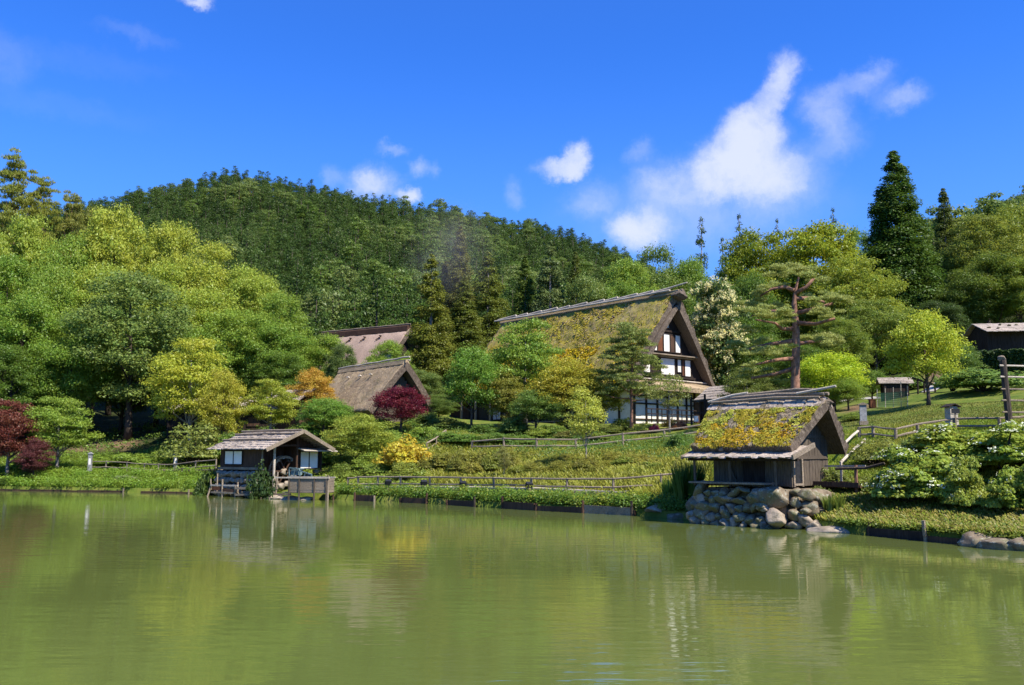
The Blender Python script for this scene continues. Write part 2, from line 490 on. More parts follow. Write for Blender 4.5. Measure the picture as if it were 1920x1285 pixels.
def in_woods(x, y):
    """1 where the forest floor is, 0 on open grass"""
    px = x / np.maximum(y, 1) * FPX + CX
    lim = np.interp(px, [-400, 0, 400, 560, 700, 820, 1340, 1420, 1620, 1700, 2400], [71, 71, 68, 76, 84, 96, 96, 64, 72, 90, 90])
    return np.clip((y - lim) / 4, 0, 1)
def build_ground():
    xs = np.unique(np.concatenate([np.linspace(-400, -60, 35), np.arange(-60, 50, .7), np.linspace(50, 400, 36)]))
    ts = np.unique(np.concatenate([[-6, -2, -.05, 0.0, .3, .8], np.arange(1.4, 60, .8), np.arange(60, 110, 2.5), np.linspace(110, 800, 70)]))
    X, T = np.meshgrid(xs, ts)
    Y = ys(X) + T
    Z = height(X.ravel(), Y.ravel()).reshape(X.shape)
    nr, nc_ = X.shape
    me = bpy.data.meshes.new('ground')
    co = np.stack([X, Y, Z], -1).reshape(-1, 3)
    i = np.arange(nr * nc_).reshape(nr, nc_)
    q = np.stack([i[:-1, :-1], i[:-1, 1:], i[1:, 1:], i[1:, :-1]], -1).reshape(-1, 4)
    me.from_pydata(co.tolist(), [], q.tolist())
    me.polygons.foreach_set('use_smooth', [True] * len(me.polygons))
    col = np.zeros((len(co), 4)); col[:, 3] = 1
    col[:, 0] = in_woods(co[:, 0], co[:, 1])
    px = co[:, 0] / np.maximum(co[:, 1], 1) * FPX + CX
    # dirt yard under the left trees and the worn lane beyond the cottage lawn
    for a, b_, y0, y1 in ((120, 275, 75, 80), (1735, 1800, 70, 82), (1575, 1640, 58, 66)):
        sel = np.clip(1 - np.abs(px - (a + b_) / 2) / ((b_ - a) / 2), 0, 1) * 3
        sel = np.clip(sel, 0, 1) * np.clip(1.5 - np.abs(co[:, 1] - (y0 + y1) / 2) / ((y1 - y0) / 2), 0, 1)
        col[:, 1] = np.maximum(col[:, 1], sel)
    ca = me.color_attributes.new('zone', 'FLOAT_COLOR', 'POINT')
    ca.data.foreach_set('color', col.ravel())
    me.materials.append(ground_material())
    o = add_obj('ground', me)
    o['kind'] = 'structure'
build_ground()

def build_water():
    m, N, Lk = newmat('green_pond_water')
    out = N.new('ShaderNodeOutputMaterial'); b = N.new('ShaderNodeBsdfPrincipled')
    b.inputs['Roughness'].default_value = .04
    b.inputs['IOR'].default_value = 1.42
    tc = N.new('ShaderNodeTexCoord'); v = tc.outputs['Object']
    n0 = noise_node(N, Lk, v, .05, 3, .5)
    r = ramp(N, [(.3, (.088, .112, .026)), (.7, (.115, .137, .034))])
    Lk.new(n0.outputs[0], r.inputs[0]); Lk.new(r.outputs[0], b.inputs['Base Color'])
    a = noise_node(N, Lk, v, 2.2, 3, .5, (.45, 1.5, 1))
    c = noise_node(N, Lk, v, .5, 2, .5, (.4, 1.0, 1))
    mx = N.new('ShaderNodeMath'); mx.operation = 'MULTIPLY_ADD'; mx.inputs[1].default_value = 1.6
    Lk.new(c.outputs[0], mx.inputs[0]); Lk.new(a.outputs[0], mx.inputs[2])
    # calm and breezy patches
    g = noise_node(N, Lk, v, .07, 2, .5, (1, 1.6, 1))
    mr = N.new('ShaderNodeMapRange'); mr.inputs['From Min'].default_value = .35; mr.inputs['From Max'].default_value = .65
    mr.inputs['To Min'].default_value = .022; mr.inputs['To Max'].default_value = .085
    Lk.new(g.outputs[0], mr.inputs['Value'])
    bp = N.new('ShaderNodeBump'); bp.inputs['Distance'].default_value = .12
    Lk.new(mr.outputs[0], bp.inputs['Strength'])
    Lk.new(mx.outputs[0], bp.inputs['Height']); Lk.new(bp.outputs[0], b.inputs['Normal'])
    Lk.new(b.outputs[0], out.inputs['Surface'])
    mb = MB()
    mb.add([(-400, -60, 0), (400, -60, 0), (400, 66, 0), (-400, 66, 0)], [(0, 1, 2, 3)])
    o = mb.build('water', m)
    o['kind'] = 'structure'
build_water()

# ------------------------------------------------------------------ foliage prototypes
def unit(a): return a / np.maximum(np.linalg.norm(a, axis=-1, keepdims=True), 1e-9)

def quads_mesh(name, V, mat, extra=None):
    """V: (n,4,3) quads -> mesh; extra: MB whose faces use material slot 1"""
    n = len(V)
    co = V.reshape(-1, 3)
    faces4 = np.arange(n * 4, dtype=np.int32)
    me = bpy.data.meshes.new(name)
    ev, ef = (extra.v, extra.f) if extra else ([], [])
    if ev: co = np.concatenate([co, np.array(ev)])
    me.vertices.add(len(co)); me.vertices.foreach_set('co', co.astype(np.float32).ravel())
    el_ = [len(f) for f in ef]
    loops = np.concatenate([faces4, np.array([i + n * 4 for f in ef for i in f], np.int32)]) if ef else faces4
    starts = np.concatenate([np.arange(n) * 4, n * 4 + np.cumsum([0] + el_[:-1])]) if ef else np.arange(n) * 4
    me.loops.add(len(loops)); me.loops.foreach_set('vertex_index', loops.astype(np.int32))
    me.polygons.add(n + len(ef)); me.polygons.foreach_set('loop_start', starts.astype(np.int32))
    if isinstance(mat, (list, tuple)):
        for m in mat: me.materials.append(m)
    else: me.materials.append(mat)
    if ef:
        me.polygons.foreach_set('material_index', np.concatenate([np.zeros(n), np.ones(len(ef))]).astype(np.int32))
    me.update(calc_edges=True)
    return me

def leaf_quads(Cn, Nn, S, rng, aspect=.62, T=None, bend=.12):
    n = len(Cn)
    Nn = unit(Nn)
    if T is None: T = rng.normal(size=(n, 3))
    T = unit(T - Nn * (T * Nn).sum(-1, keepdims=True))
    B = np.cross(Nn, T)
    S = np.broadcast_to(np.asarray(S, float), (n,))[:, None]
    return np.stack([Cn + T * S * .55, Cn + B * S * aspect * .5 + Nn * S * bend, Cn - T * S * .45, Cn - B * S * aspect * .5 + Nn * S * bend], 1)

def sphere_dirs(n, rng, upbias=0.0):
    d = unit(rng.normal(size=(n, 3)))
    if upbias:
        d[:, 2] = d[:, 2] * (1 - upbias) + upbias * np.abs(d[:, 2])
        d = unit(d)
    return d

def clump_leaves(cc, cr, n, leaf, rng, flat=.6, up=.7, aspect=.62, upbias=.6, jit=.7, shell=(.55, 1.08)):
    """n leaves spread over each ellipsoidal clump; cc (k,3), cr (k,)"""
    k = len(cc)
    w = cr ** 2 / (cr ** 2).sum()
    idx = rng.choice(k, n, p=w)
    d = sphere_dirs(n, rng, upbias)
    rad = rng.uniform(shell[0], shell[1], n)[:, None]
    # ragged clump outline
    lump = 1 + .25 * np.sin(d[:, :1] * 5 + idx[:, None]) * np.sin(d[:, 1:2] * 4 + idx[:, None] * 1.7)
    off = d * rad * lump * cr[idx][:, None] * np.array([1, 1, flat])
    Cn = cc[idx] + off
    Nn = d + np.array([0, 0, up]) + rng.normal(size=(n, 3)) * jit
    S = leaf * rng.uniform(.7, 1.35, n)
    return leaf_quads(Cn, Nn, S, rng, aspect)

def trunk_mb(rng, H, r0, limbs, lean=.03, top=.8):
    mb = MB()
    pts = []; x = y = 0
    n = 8
    for i in range(n + 1):
        f = i / n
        pts.append(Vector((x, y, H * top * f)))
        x += rng.uniform(-lean, lean) * H * top / n * 2; y += rng.uniform(-lean, lean) * H * top / n * 2
    rad = [r0 * (1.25 if i == 0 else 1) * (1 - .82 * i / n) for i in range(n + 1)]
    mb.tube(pts, rad, 8)
    for (f, tip) in limbs:
        f = min(max(f, 0.05), .95)
        k = f * n; i = min(int(k), n - 1)
        a = pts[i].lerp(pts[i + 1], k - i)
        tip = Vector(tip)
        mid = a.lerp(tip, .5) + Vector((0, 0, -(tip - a).length * .08))
        q = a.lerp(tip, .25) + Vector((0, 0, -(tip - a).length * .05))
        r = r0 * (1 - .8 * f) * .55
        mb.tube([a, q, mid, tip], [r, r * .8, r * .55, r * .15], 5, cap=False)
    return mb

PROTO = {}
def fbm(x, y, z): return mnoise.fractal(Vector((x, y, z)), 1.0, 2.0, 4)
def proto(key, H, Rr, parts): PROTO[key] = dict(H=H, R=Rr, parts=parts)

def make_broad(key, seed, H=16., Rr=5.5, base=.2, ncl=120, leaf=.2, n=46000, flat=.85, top=1.0, r0=.28, bark='bark', cs=(.2, .36), layered=0):
    rng = np.random.default_rng(seed); pr = random.Random(seed)
    ch = H * (1 - base)
    cc = []; cr = []
    while len(cc) < ncl:
        d = unit(rng.normal(size=3))
        rr = rng.uniform(.3, 1) ** .55
        c = d * rr
        if c[2] < -.55 and rng.random() < .7: continue
        r = rng.uniform(*cs)
        c = c * (1 + .34 * fbm(d[0] * 1.5 + seed * 3.1, d[1] * 1.5, d[2] * 1.5))
        prof = 1.0 - .28 * max(c[2], 0) ** 2 - .12 * max(-c[2], 0)
        z = H * base + ch * (.5 + .5 * c[2]) * .97
        xy = c[:2] * Rr * (1 - r * .75) * prof
        if layered:
            z = H * base + round((z - H * base) / ch * layered) / layered * ch + rng.uniform(-.02, .02) * H
        z = min(z, H * top - r * Rr * flat)
        cc.append((xy[0], xy[1], z)); cr.append(r * Rr)
    cc = np.array(cc); cr = np.array(cr)
    V = clump_leaves(cc, cr, n, leaf, rng, flat, .45, .62, .3, .85, (.35, 1.12))
    crown = quads_mesh('crown', V, M['leaf'])
    order = list(range(ncl)); pr.shuffle(order)
    limbs = []
    for i in order[:16]:
        z = cc[i][2]
        limbs.append((max(.22, (z / H - .22) / .8), cc[i]))
    tr = trunk_mb(pr, H, r0, limbs, top=.8).mesh('trunk', M[bark], True)
    proto(key, H, Rr, [('trunk', tr), ('crown', crown)])
    return cc, cr

def make_cedar(key, seed, H=28., Rr=4., base=.08, n=22000, leaf=.5, r0=.42, shape=.85, ntier=24, lean_tip=1, bare=0.0, ncl=170):
    rng = np.random.default_rng(seed); pr = random.Random(seed)
    cc = []; cr = []; ax = []
    for i in range(ncl):
        f = rng.random() ** 1.15
        z = H * (base + (1 - base) * f)
        env = Rr * (1 - f) ** shape * rng.uniform(.72, 1.08) + .12
        a = rng.uniform(0, 2 * math.pi)
        q = rng.uniform(.5, 1.0) ** .5
        rr = env * q
        s = env * .36 + .22
        cc.append((math.cos(a) * (rr - s * .4), math.sin(a) * (rr - s * .4), z - .10 * rr)); cr.append(s)
    cc = np.array(cc); cr = np.array(cr)
    k = len(cc)
    idx = rng.choice(k, n, p=cr ** 1.6 / (cr ** 1.6).sum())
    d = sphere_dirs(n, rng, .35)
    off = d * rng.uniform(.45, 1.08, n)[:, None] * cr[idx][:, None] * np.array([1, 1, .85])
    Cn = cc[idx] + off
    Cn[:, 2] = np.minimum(Cn[:, 2], H * .995)
    outw = unit(np.concatenate([Cn[:, :2], np.zeros((n, 1))], 1))
    T = outw + np.array([0, 0, -.15]) + rng.normal(size=(n, 3)) * .6
    Nn = d * .8 + np.array([0, 0, .6]) + rng.normal(size=(n, 3)) * .5
    V = leaf_quads(Cn, Nn, leaf * rng.uniform(.6, 1.3, n), rng, .42, T)
    crown = quads_mesh('crown', V, M['needle'])
    mb = MB(); mb.tube([(0, 0, 0), (0, 0, H * .3), (0, 0, H * .97)], [r0, r0 * .75, .03], 8)
    for i in range(0, k, 5):
        c = cc[i]
        mb.tube([(0, 0, c[2] + .1), (c[0] * .9, c[1] * .9, c[2])], [.06, .02], 4, cap=False)
    tr = mb.mesh('trunk', M['bark_grey'], True)
    proto(key, H, Rr, [('trunk', tr), ('crown', crown)])

def pad_needles(pads, n, leaf, rng, flat=.28):
    cc = np.array([p[:3] for p in pads]); cr = np.array([p[3] for p in pads])
    idx = rng.choice(len(cc), n, p=cr ** 2 / (cr ** 2).sum())
    d = sphere_dirs(n, rng, .55)
    Cn = cc[idx] + d * (rng.uniform(.2, 1.0, n) ** .5)[:, None] * cr[idx][:, None] * np.array([1, 1, flat])
    T = d + np.array([0, 0, .7]) + rng.normal(size=(n, 3)) * .55
    Nn = rng.normal(size=(n, 3)) + np.array([0, 0, .6])
    return leaf_quads(Cn, Nn, leaf * rng.uniform(.7, 1.3, n), rng, .2, T, .03)

def make_pine(key, seed, H=14., Rr=4., base=.45, nb=15, leaf=.42, n=9000, r0=.25):
    rng = np.random.default_rng(seed); pr = random.Random(seed)
    pads = []; limbs = []
    for i in range(nb):
        f = i / (nb - 1)
        z = H * (base + (1 - base) * f * .95)
        a = i * 2.4 + pr.uniform(-.4, .4)
        rr = Rr * (1 - .75 * f ** 1.5) * pr.uniform(.65, 1.05)
        tip = (math.cos(a) * rr, math.sin(a) * rr, z + pr.uniform(-.02, .05) * H)
        limbs.append((z / H - .05, tip))
        for s in (.4, .62, .82, 1.0):
            for _ in range(2):
                pads.append((tip[0] * s + pr.uniform(-.8, .8), tip[1] * s + pr.uniform(-.8, .8), z * (1 - s) + tip[2] * s + pr.uniform(-.3, .7), pr.uniform(.5, 1.1) * Rr * .2))
    pads.append((0, 0, H * .96, Rr * .25))
    V = pad_needles(pads, n, leaf, rng)
    crown = quads_mesh('crown', V, M['needle'])
    tr = trunk_mb(pr, H, r0, limbs, lean=.05, top=.97).mesh('trunk', M['bark_red'], True)
    proto(key, H, Rr, [('trunk', tr), ('crown', crown)])

def make_bush(key, seed, H=1.6, Rr=1.1, ncl=26, leaf=.11, n=5000, flat=.75, flowers=0, stem=.12, cs=(.22, .4), aspect=.62, up=.6):
    rng = np.random.default_rng(seed)
    cc = []; cr = []
    for i in range(ncl):
        d = unit(rng.normal(size=3)); d[2] = abs(d[2]) * 1.05 - .15
        rr = rng.uniform(.25, 1) ** .5
        r = rng.uniform(*cs)
        cc.append((d[0] * rr * Rr * (1 - r * .6), d[1] * rr * Rr * (1 - r * .6), max(H * stem + r * Rr * flat * .6, H * (.12 + d[2] * rr * (.88)) * (1 + .3 * fbm(d[0] * 1.4 + seed, d[1] * 1.4, 0)) - r * Rr * flat * .5))); cr.append(r * Rr)
    cc = np.array(cc); cr = np.array(cr)
    V = clump_leaves(cc, cr, n, leaf, rng, flat, up, aspect, .5)
    crown = quads_mesh('crown', V, M['leaf'])
    mb = MB(); pr = random.Random(seed)
    for i in range(9):
        c = cc[i]
        mb.tube([(c[0] * .1, c[1] * .1, 0), (c[0] * .45, c[1] * .45, c[2] * .55), tuple(c)], [.035 * Rr, .025 * Rr, .01 * Rr], 5, cap=False)
    tr = mb.mesh('stem', M['bark'], True)
    parts = [('stem', tr), ('crown', crown)]
    if flowers:
        mv = V.mean(1); wgt = np.clip(np.linalg.norm(mv - np.array([0, 0, H * .35]), axis=1) / Rr - .45, 0, 1) ** 2 * (mv[:, 2] > H * .3)
        k = rng.choice(len(V), flowers, p=wgt / wgt.sum())
        ct = V[k].mean(1)
        ctr = np.array([0, 0, H * .45])
        dirs = unit(ct - ctr)
        ct = ct + dirs * .04
        m_ = 9
        Cn = np.repeat(ct, m_, 0) + rng.normal(size=(flowers * m_, 3)) * leaf * np.array([.5, .5, .22])
        Nn = np.repeat(dirs, m_, 0) + np.array([0, 0, .6]) + rng.normal(size=(flowers * m_, 3)) * .5
        parts.append(('flowers', quads_mesh('flowers', leaf_quads(Cn, Nn, leaf * .5, rng, .9), M['foam'])))
    proto(key, H, Rr, parts)

def make_hill(key, seed, H, Rr, conic, n, leaf, mats):
    """small tree for the far wood: crown and trunk in one mesh"""
    rng = np.random.default_rng(seed)
    if conic:
        ncl = 44
        f = rng.random(ncl) ** 1.1
        z = H * (.14 + .86 * f)
        env = Rr * (1 - f) ** .45 + .15
        a = rng.uniform(0, 6.283, ncl); q = rng.uniform(.2, 1, ncl) ** .5
        cr = env * .34 + .22
        rr = np.maximum(env * q - cr * .4, 0)
        cc = np.stack([np.cos(a) * rr, np.sin(a) * rr, z], 1)
        V = clump_leaves(cc, cr, n, leaf, rng, .8, .5, .5, .45)
    else:
        ncl = 34
        d = sphere_dirs(ncl, rng); q = rng.uniform(.3, 1, ncl)[:, None] ** .5
        cr = rng.uniform(.2, .36, ncl) * Rr
        cc = d * q * np.array([Rr * .72, Rr * .72, H * .32]) + np.array([0, 0, H * .6])
        V = clump_leaves(cc, cr, n, leaf, rng, .65, .6, .65, .55)
    mb = MB(); mb.tube([(0, 0, -1.0), (0, 0, H * .4), (0, 0, H * .9)], [.22, .16, .03], 5)
    PROTO[key] = dict(H=H, R=Rr, mesh=quads_mesh('wood_tree', V, mats, mb))

make_broad('B0', 1, cs=(.15, .28)); make_broad('B1', 2, ncl=170, cs=(.11, .23)); make_broad('B2', 3, base=.22, ncl=100, cs=(.16, .3))
make_broad('B3', 4, H=14, Rr=6, base=.24, ncl=170, flat=.55, leaf=.2, n=48000, cs=(.11, .24))
make_broad('M0', 11, H=6, Rr=2.6, base=.2, ncl=130, leaf=.115, n=22000, flat=.45, r0=.13, cs=(.14, .3), bark='bark_grey')
make_broad('M1', 12, H=6, Rr=2.6, base=.12, ncl=140, leaf=.115, n=22000, flat=.55, r0=.12, cs=(.14, .3))
make_broad('M2', 13, H=6, Rr=2.4, base=.2, ncl=110, leaf=.12, n=20000, flat=.8, r0=.12, cs=(.18, .34))
make_broad('SL', 14, H=6, Rr=1.5, base=.3, ncl=60, leaf=.12, n=5000, flat=.7, r0=.06, cs=(.2, .4), bark='bark_grey')
make_broad('OP', 15, H=5, Rr=1.8, base=.32, ncl=24, leaf=.13, n=2800, flat=.5, r0=.08, cs=(.2, .4), bark='bark_grey')
make_cedar('C0', 21, n=60000, ncl=300, shape=.72, leaf=.3); make_cedar('C1', 22, ncl=170, base=.22, leaf=.34, n=40000, shape=.7); make_cedar('C2', 23, Rr=4.6, shape=.66, base=.03, ncl=420, n=130000, leaf=.3)
make_cedar('C3', 24, H=14, Rr=2.2, base=.1, ncl=70, n=7000, leaf=.22, r0=.16, shape=.9)
make_pine('P0', 31, base=.25, nb=34, leaf=.3, n=30000); make_pine('P1', 32, H=8, Rr=3, base=.36, leaf=.26, nb=30, n=20000, r0=.15)
make_bush('S0', 41); make_bush('S1', 42, ncl=34, leaf=.09); make_bush('S2', 43, ncl=18, leaf=.13, n=3500, cs=(.3, .5))
make_bush('HY', 44, ncl=70, leaf=.095, n=17000, cs=(.14, .28), flowers=85, flat=.8); make_bush('HY2', 45, ncl=60, leaf=.095, n=16000, cs=(.15, .3), flowers=40, flat=.8)
make_bush('AZ', 46, H=1, Rr=.9, ncl=30, leaf=.08, n=4500)
HM = [M['needle'], M['bark']]
hc = leaf_material('far_conifer', [(0, (.032, .062, .010)), (.35, (.050, .09, .014)), (.7, (.072, .12, .02)), (1, (.10, .145, .035))], .3)
hb = leaf_material('far_broadleaf', [(0, (.08, .14, .02)), (.4, (.115, .175, .026)), (.75, (.14, .185, .045)), (1, (.17, .22, .05))], .4)
for i in range(3): make_hill('HC%d' % i, 60 + i, 10.5, 3.0, True, 2400, .36, [hc, M['bark']])
for i in range(3): make_hill('HB%d' % i, 70 + i, 10.5, 3.8, False, 2400, .36, [hb, M['bark']])

# ------------------------------------------------------------------ planting
PLANTED = []
def plant(key, x, y, H, Rr, color, name, label, cat='tree', group=None, rot=None, z=None, flower=None):
    p = PROTO[key]
    if key[0] in 'MSO' and color[1] > .1: color = tuple(min(.6, c * 1.22) for c in color)
    z0 = hz(x, y) - .05 if z is None else z
    rs = random.Random(int(x * 977 + y * 131 + H * 17))
    o = thing(name, label, cat, (x, y, z0), rs.uniform(0, 6.28) if rot is None else rot, group)
    o.scale = (Rr / p['R'], Rr / p['R'], H / p['H'])
    for nm, me in p['parts']:
        c = add_obj(nm, me, o)
        if nm == 'crown': c.color = (*color, 1)
        if nm == 'flowers': c['kind'] = 'stuff'
        if nm == 'flowers' and flower: c.color = (*flower, 1)
    PLANTED.append((x, y, Rr))
    return o

def T(key, px, top, w, Y, color, name, label, cat='tree', group=None, rot=None, base=None, flower=None):
    """plant so that the top is seen at photo row `top`, w pixels wide, centred on column px"""
    pt = P(px, top, Y)
    x = P(px, top + (850 - top) * .35, Y).x
    z0 = hz(x, Y) - .05
    H = max(pt.z - z0, .4)
    return plant(key, x, Y, H, w / FPX * Y / 2 * (1.24 if key[0] in 'MB' else 1.12), color, name, label, cat, group, rot, flower=flower)
# ------------------------------------------------------------------ building helpers

def thatch_mesh(name, mats, L, hw, ze, zr, th, flare=.4, nx=60, nv=24, amp=.08, seed=0.0, xoff0=None, bow=.06, ze_back=None):
    """thick gabled thatch: ridge along local X; outer skin, underside, eave and verge faces; slot 1 = cut edges"""
    mb = MB()
    vs_o, vs_i = [], []
    svals = [i / nv for i in range(-nv, nv + 1)]
    for i in range(nx + 1):
        u = i / nx * 2 - 1
        for s in svals:
            a = abs(s)
            xe = L / 2 + flare * (1 - a)
            y = hw * s
            zl = ze_back if (ze_back is not None and s > 0) else ze
            z = zl + (zr - zl) * (1 - a) + bow * (zr - zl) * math.sin(a * math.pi) * .6
            if a < 2.0 / nv: z -= (zr - zl) / nv * .5 * (1 - a * nv / 2)
            slope = (zr - zl) / hw
            nn = Vector((0, slope * (1 if s > 0 else -1 if s < 0 else 0), 1)).normalized()
            x = u * xe
            d = amp * (fbm(x * 1.1 + seed, y * 1.5, z * 1.5) + .5 * fbm(x * 4 + seed, y * 5, z * 5))
            edge = amp * .8 * fbm(seed + 7, y * 4, z * 4) * abs(u) ** 8
            po = Vector((x + edge * (1 if u > 0 else -1), y, z)) + nn * d
            if a == 1: po.z += amp * .6 * fbm(x * 3, seed, 1)
            pi = Vector((x * .998, y, z)) - nn * (th * (1 + .3 * d)) 
            if s == 0: pi.z = z - th * math.sqrt(1 + slope ** 2)
            elif abs(pi.y) < 1e-6 or pi.y * s < 0:
                pi.y = 0; pi.z = zr - th * math.sqrt(1 + slope ** 2)
            vs_o.append(po); vs_i.append(pi)
    w = len(svals)
    mb.v = [tuple(p) for p in vs_o] + [tuple(p) for p in vs_i]
    o = len(vs_o)
    main, edge = [], []
    for i in range(nx):
        for j in range(w - 1):
            a, b, c, d = i*w + j, (i+1)*w + j, (i+1)*w + j + 1, i*w + j + 1
            main.append((a, b, c, d)); edge.append((o + d, o + c, o + b, o + a))
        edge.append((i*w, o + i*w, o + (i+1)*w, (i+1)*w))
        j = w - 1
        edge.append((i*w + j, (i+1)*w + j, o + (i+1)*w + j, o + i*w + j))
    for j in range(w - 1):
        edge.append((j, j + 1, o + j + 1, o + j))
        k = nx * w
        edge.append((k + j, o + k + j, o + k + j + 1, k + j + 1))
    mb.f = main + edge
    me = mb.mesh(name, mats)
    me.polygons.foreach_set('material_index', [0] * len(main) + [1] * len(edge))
    me.polygons.foreach_set('use_smooth', [True] * len(main) + [False] * len(edge))
    me.update()
    return me, vs_o, w

def roof_tufts(name, pts, w, n, rng, leaf, mat, color, parent, thr, fs=.8, jx=.1, zmax=1e9, front_only=False, lift=.02, aspect=.5, updir=.5, seed=3.0, straw=False):
    """small tufts scattered over roof skin where a noise patch is"""
    pts = np.array([tuple(p) for p in pts])
    nrow = len(pts) // w
    Cn = []; Nn = []; Tn = []
    tries = 0
    while len(Cn) < n and tries < n * 12:
        tries += 1
        i = rng.integers(0, nrow - 1); hi = w // 2 if front_only else w - 1
        j = rng.integers(0, hi)
        a, b, c = pts[i*w + j], pts[(i+1)*w + j], pts[i*w + j + 1]
        q = a + (b - a) * rng.random() + (c - a) * rng.random()
        if q[2] > zmax: continue
        v = fbm(q[0] * fs + seed, q[1] * fs, q[2] * fs) + .35 * fbm(q[0] * fs * 5, q[1] * fs * 5, q[2] * fs * 5)
        if v + rng.normal() * .05 < thr: continue
        nrm = np.cross(b - a, c - a); nrm /= np.linalg.norm(nrm) + 1e-9
        Cn.append(q + nrm * lift); Nn.append(nrm); Tn.append(c - a if j < w // 2 else a - c)
    if not Cn: return
    Cn = np.array(Cn); Nn = np.array(Nn); m = len(Cn); Tn = unit(np.array(Tn))
    T_ = -Tn + rng.normal(size=(m, 3)) * .25 if straw else None
    V = leaf_quads(Cn, Nn + np.array([0, 0, updir]) + rng.normal(size=(m, 3)) * (.25 if straw else .5), leaf * rng.uniform(.5, 1.5, m), rng, aspect, T_)
    o = add_obj(name, quads_mesh(name, V, mat), parent)
    o.color = (*color, 1)

def wall_boards(mb, p0, p1, z0, z1, bw, rng, th=.04, top=None):
    """upright boards from p0 to p1 (xy); top(f) may give the upper edge height"""
    p0, p1 = Vector((*p0, 0)), Vector((*p1, 0))
    L = (p1 - p0).length; n = max(1, int(L / bw)); d = (p1 - p0) / n
    nrm = Vector((d.y, -d.x, 0)).normalized()
    rot = d.to_track_quat('X', 'Z').to_matrix()
    for i in range(n):
        c = p0 + d * (i + .5) + nrm * rng.uniform(-.012, .012)
        zt = z1 if top is None else top((i + .5) / n)
        if zt <= z0 + .05: continue
        mb.box((c.x, c.y, (z0 + zt) / 2), (d.length - .012, th, zt - z0), rot)

def rock(rng, n_cut=14, sub=3):
    import bmesh
    bm = bmesh.new(); bmesh.ops.create_icosphere(bm, subdivisions=sub, radius=1)
    cuts = [(Vector((rng.uniform(-1, 1), rng.uniform(-1, 1), rng.uniform(-1, 1))).normalized(), rng.uniform(.55, .86)) for _ in range(n_cut)]
    s = rng.uniform(0, 50)
    for v in bm.verts:
        for nrm, d in cuts:
            k = v.co.dot(nrm) - d
            if k > 0: v.co -= nrm * k * .92
        v.co *= 1 + .14 * mnoise.noise(v.co * 2.2 + Vector((s, 0, 0))) + .03 * mnoise.noise(v.co * 6 + Vector((s, 0, 0)))
    vs = [v.co.copy() for v in bm.verts]; fs = [tuple(v.index for v in f.verts) for f in bm.faces]
    bm.free()
    return vs, fs
ROCKS = [rock(random.Random(k)) for k in range(10)]
def rock_mesh(name, k, dims, rot, mat):
    vs, fs = ROCKS[k % 10]
    m = Matrix.Rotation(rot, 3, 'Z')
    mb = MB(); mb.add([m @ Vector((v.x * dims[0], v.y * dims[1], v.z * dims[2])) for v in vs], fs)
    return mb.mesh(name, mat, True)

def window(root, name, c, w, h, mat, frame_mat, axis, out, depth=.05, bars=1, fw=.06, label=None):
    """panel in a timber frame; axis 'x' or 'y' = direction of its width; out = unit outward (sign)"""
    def B(mb, u0, u1, z0, z1, d0, d1):
        uc, us = (u0 + u1) / 2, abs(u1 - u0); dc, ds = (d0 + d1) / 2 * out, abs(d1 - d0)
        if axis == 'x': mb.box((c[0] + uc, c[1] + dc, c[2] + (z0 + z1) / 2), (us, ds, z1 - z0))
        else: mb.box((c[0] + dc, c[1] + uc, c[2] + (z0 + z1) / 2), (ds, us, z1 - z0))
    m = MB(); B(m, -w/2, w/2, -h/2, h/2, 0, depth * .5)
    wn = m.build(name, mat, root)
    if label: wn['label'] = label
    f = MB()
    B(f, -w/2 - fw, -w/2, -h/2 - fw, h/2 + fw, -.005, depth); B(f, w/2, w/2 + fw, -h/2 - fw, h/2 + fw, -.005, depth)
    B(f, -w/2, w/2, -h/2 - fw, -h/2, -.005, depth); B(f, -w/2, w/2, h/2, h/2 + fw, -.005, depth)
    for i in range(1, bars):
        q = -w/2 + w * i / bars
        B(f, q - fw * .45, q + fw * .45, -h/2, h/2, depth * .5, depth * .9)
    f.build('frame', frame_mat, wn)
    return wn

